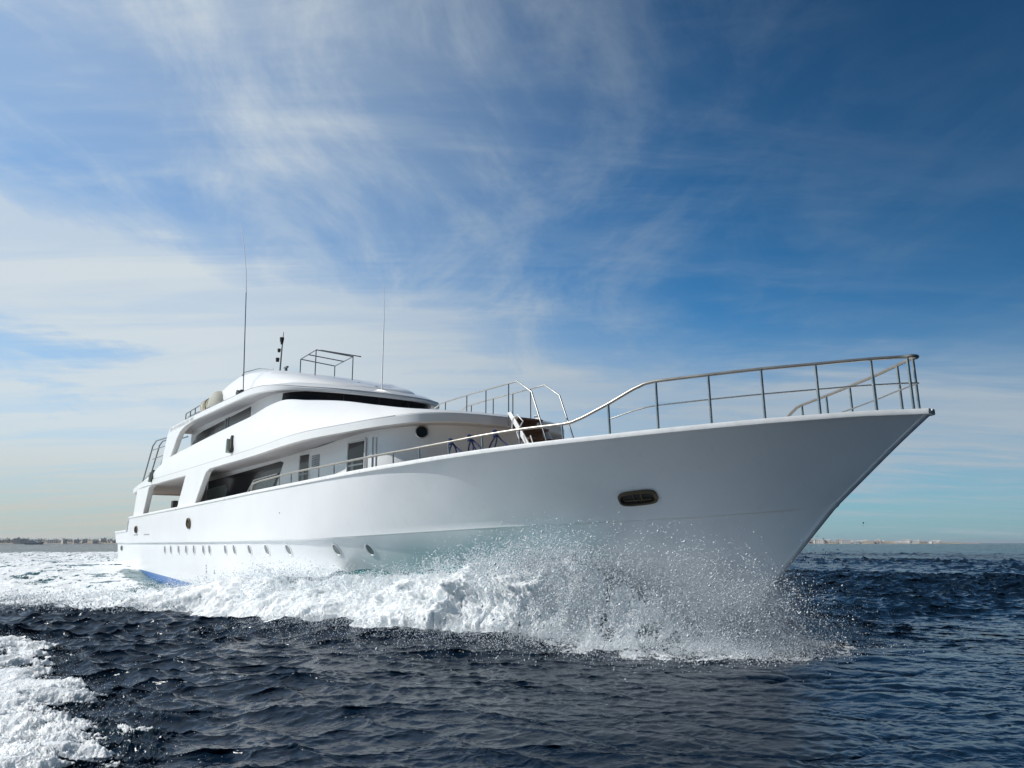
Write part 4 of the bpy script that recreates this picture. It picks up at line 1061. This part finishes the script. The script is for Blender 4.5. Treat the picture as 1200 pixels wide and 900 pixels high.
# drifting mist at the foot of the bow
mm = bpy.data.materials.new('spray_mist'); mm.use_nodes = True; t = mm.node_tree; t.nodes.remove(t.nodes['Principled BSDF'])
pv = t.nodes.new('ShaderNodeVolumePrincipled'); pv.inputs['Color'].default_value = (.86, .93, 1, 1); pv.inputs['Anisotropy'].default_value = .2
t.links.new(pv.outputs[0], t.nodes['Material Output'].inputs['Volume'])
tcn = t.nodes.new('ShaderNodeTexCoord'); sp_ = t.nodes.new('ShaderNodeSeparateXYZ'); t.links.new(tcn.outputs['Object'], sp_.inputs[0])
mn = nd(t, 'ShaderNodeTexNoise'); mn.inputs['Scale'].default_value = .95; mn.inputs['Detail'].default_value = 5; mn.inputs['Roughness'].default_value = .62; t.links.new(tcn.outputs['Object'], mn.inputs['Vector'])
ln = nd(t, 'ShaderNodeVectorMath', operation='MULTIPLY'); t.links.new(tcn.outputs['Object'], ln.inputs[0]); ln.inputs[1].default_value = (1 / 4.2, 1 / 3.0, 1 / 1.7)
l2 = nd(t, 'ShaderNodeVectorMath', operation='LENGTH'); t.links.new(ln.outputs[0], l2.inputs[0])
fall = maprange(t, l2.outputs['Value'], 1.0, .15)
dens = math_n(t, 'MULTIPLY', math_n(t, 'MULTIPLY', maprange(t, mn.outputs[0], .36, .72), fall), 0.85)
t.links.new(dens, pv.inputs['Density'])
mb = MB(); rws = []
for i in range(11):
    a = -PI / 2 + PI * i / 10; rws.append([(4.2 * math.cos(a) * math.cos(q_), 4.0 * math.cos(a) * math.sin(q_), 2.3 * math.sin(a)) for q_ in np.linspace(0, 2 * PI, 28, endpoint=False)])
mb.loft(rws, True)
mo = link_mesh('bow_mist', mb, mm, None, True); m2o = mo.copy(); m2o.data = mo.data.copy(); mm2 = mm.copy(); m2o.data.materials[0] = mm2; COL.objects.link(m2o); m2o.location = MB2W @ Vector((37.6, -.8, .55)); m2o.rotation_euler = (0, 0, YROT); m2o.scale = (.60, .60, .72)
for n_ in mm2.node_tree.nodes:
    if n_.type == 'MATH' and abs(n_.inputs[1].default_value - 0.85) < 1e-4 and not n_.inputs[1].is_linked: n_.inputs[1].default_value = 2.4
tag(m2o, 'denser pale mist of spray hiding the foot of the stem', 'mist', kind='stuff')
mo.location = MB2W @ Vector((36.2, -1.2, 1.25)); mo.location = MB2W @ Vector((36.2, -1.2, 1.25)); mo.rotation_euler = (0, 0, YROT)
tag(mo, 'pale mist of spray drifting along the bow', 'mist', kind='stuff')

# ================================================================== COAST
def hill(name, az0, az1, D, hmax, depth, seed):
    az = np.radians(np.linspace(az0, az1, 220)); r = np.random.default_rng(seed)
    mb = MB(); rows = []
    prof = [(-40, -2), (-6, .3), (4, 1.2), (depth * .3, .75), (depth * .6, 1.0), (depth, .8), (depth * 1.4, -1)]
    n1 = np.interp(np.linspace(0, 1, 220), np.linspace(0, 1, 40), r.random(40))
    endf = np.minimum(1, np.minimum(np.linspace(0, 14, 220), np.linspace(14, 0, 220)))
    for dd, f in prof:
        rows.append([((D + dd) * math.sin(a), (D + dd) * math.cos(a), (f if dd < 5 else (1.2 + hmax * f * (.45 + .55 * n1[i])) * endf[i]) if f > -1 else -2) for i, a in enumerate(az)])
    mb.loft(rows); o = link_mesh(name, mb, M_land, None, True, 60); tag(o, kind='structure'); return o
hill('coast_hills', -52, -16, 1500, 7.0, 300, 4)
hill('coast_hills', 12, 29.5, 1850, 2.2, 200, 6)
def bmat(name, c): return simple(name, c, .8, var=.15, vscale=.4)
BM = [bmat('pale_plaster', (.66, .63, .58)), bmat('white_plaster', (.78, .77, .74)), bmat('sand_plaster', (.52, .43, .32)), bmat('grey_plaster', (.40, .39, .40)), bmat('dusky_plaster', (.27, .26, .29))]
M_win = simple('house_window', (.05, .06, .07), .2)
def make_house(w_, dp, fl, mat, roofhut):
    root = empty('seaside_building')
    h = fl * 3.1
    mb = MB(); mb.box((0, 0, h / 2 - 1.5), (w_, dp, h + 3)); mb.box((0, -dp / 2 + .12, h + .35), (w_, .24, .7)); mb.box((0, dp / 2 - .12, h + .35), (w_, .24, .7))
    link_mesh('wall', mb, mat, root)
    if roofhut:
        mb = MB(); mb.box((w_ * .22, 0, h + 1.3), (w_ * .3, dp * .4, 2.6)); mb.tube([(-w_ * .25, 0, h), (-w_ * .25, 0, h + 1.6)], .7, 8); link_mesh('roof_hut', mb, mat, root)
    mb = MB()
    for k in range(fl):
        for i in range(max(2, int(w_ / 3.2))):
            mb.box((-w_ / 2 + (i + .5) * w_ / max(2, int(w_ / 3.2)), -dp / 2 - .03, 1.7 + k * 3.1), (1.4, .1, 1.5))
    link_mesh('window', mb, M_win, root); return root
def dup(o, loc, rz_, sc):
    c = o.copy(); COL.objects.link(c); c.location = loc; c.rotation_euler = (0, 0, rz_); c.scale = (sc, sc, sc)
    for ch in o.children:
        k = ch.copy(); COL.objects.link(k); k.parent = c
    return c
kinds = [(10, 9, 1, 1, True), (14, 10, 2, 0, True), (8, 8, 1, 2, False), (18, 11, 2, 1, False), (12, 9, 3, 0, True), (22, 10, 1, 2, False), (9, 9, 2, 3, True), (15, 9, 2, 4, False)]
cache = {}
NAMEC = ['pale', 'white', 'sandy', 'grey', 'dusky']
def house(az, D, z, kd, group, side, sc):
    w_, dp, fl, mi, hut = kinds[kd]
    loc = (D * math.sin(rad(az)), D * math.cos(rad(az)), z); rot = -rad(az) + rad(random.uniform(-25, 25))
    if kd not in cache:
        cache[kd] = make_house(w_, dp, fl, BM[mi], hut); o = cache[kd]; o.location = loc; o.rotation_euler = (0, 0, rot); o.scale = (sc, sc, sc)
    else: o = dup(cache[kd], loc, rot, sc)
    tag(o, f'tiny {NAMEC[mi]} flat-roofed {"one" if fl == 1 else "two" if fl == 2 else "three"}-storey building on the distant shore {side}', 'building', group)
az = 18.2
while az < 27.6:
    house(az, 1850 + random.uniform(-8, 25), 1.4, random.choice([0, 1, 1, 2, 3, 3, 5, 0]), 'buildings on the far shore right of the bow', 'right of the bow', random.uniform(.75, 1.15) * (1 if az < 25.5 else .7))
    az += random.uniform(.10, .42)
az = -40.0
while az < -20.5:
    house(az, 1495 + random.uniform(0, 70), random.uniform(0.3, 2.0), random.choice([0, 3, 4, 6, 7, 7, 6, 4]), 'buildings on the far shore left of the stern', 'left of the stern', random.uniform(.55, .95))
    az += random.uniform(.22, .62)
# dark shrubs between the buildings on the left shore
M_leaf = simple('dry_shrub_leaves', (.055, .07, .045), .9, var=.4, vscale=.3)
mb = MB()
for k in range(420):
    a = rad(random.uniform(-41, -20)); D = 1490 + random.uniform(0, 130); s = random.uniform(1.2, 3.6)
    c = Vector((D * math.sin(a), D * math.cos(a), random.uniform(2, 6)))
    vs = []
    for j in range(26):
        p = c + Vector((random.gauss(0, s), random.gauss(0, s * .5), random.gauss(.5, s * .55))); q_ = s * .45
        vs = [p + Vector((random.uniform(-q_, q_), random.uniform(-q_, q_), random.uniform(-q_, q_))) for _ in range(3)]
        mb.add(vs, [(0, 1, 2)])
so = link_mesh('shore_shrubs', mb, M_leaf, recalc=False); tag(so, 'dark shrubs and palms along the distant left shore', 'shrubs', kind='stuff')
# motor boat off the left shore
bt = empty('motor_boat', (-520.5, 900, 0.0), rad(8)); tag(bt, 'small white motor boat far off in front of the left shore', 'boat')
mb = MB(); rows = []
for x, b0, z1 in ((-9.5, 2.4, 1.7), (-5, 2.6, 1.7), (0, 2.6, 1.9), (5, 2.1, 2.2), (8, 1.1, 2.6), (9.8, .05, 2.9)):
    rows.append([(x, -b0, z1), (x * .96, -b0 * .8, .1), (x * .9, 0, -.7), (x * .96, b0 * .8, .1), (x, b0, z1), (x, 0, z1)])
mb.loft(rows, True); mb.add(rows[0], [tuple(range(6))]); link_mesh('hull', mb, simple('dark_blue_hull', (.05, .09, .12), .3), bt, True, 30)
mb = MB(); mb.panel([(-7, -1.9, 1.7), (-6.6, -1.8, 3.7), (1.0, -1.8, 3.9), (3.6, -1.8, 2.0)], (0, 1, 0), 3.6); mb.panel([(-5, -1.4, 3.8), (-4.6, -1.4, 5.2), (-1.5, -1.4, 5.3), (.2, -1.4, 3.9)], (0, 1, 0), 2.8); link_mesh('cabin', mb, M_cap, bt)
mb = MB(); mb.box((-2.5, -1.84, 3.1), (6, .05, .6)); link_mesh('window', mb, M_glass, bt)
mb = MB(); mb.tube([(-3.2, 0, 5.2), (-3.6, 0, 8.0)], .08, 6); link_mesh('mast', mb, M_dsteel, bt)

# ------------------------------------------------------------------ haze over the sea
hz = bpy.data.materials.new('sea_haze'); hz.use_nodes = True; t = hz.node_tree; t.nodes.remove(t.nodes['Principled BSDF'])
hv = t.nodes.new('ShaderNodeVolumePrincipled'); hv.inputs['Color'].default_value = (.86, .92, 1, 1); hv.inputs['Density'].default_value = 0.00014; hv.inputs['Anisotropy'].default_value = .3
t.links.new(hv.outputs[0], t.nodes['Material Output'].inputs['Volume'])
mb = MB(); mb.box((0, 0, 7), (24000, 24000, 20.5)); ho = link_mesh('haze', mb, hz); tag(ho, 'thin sea haze over the water', 'haze', kind='stuff')
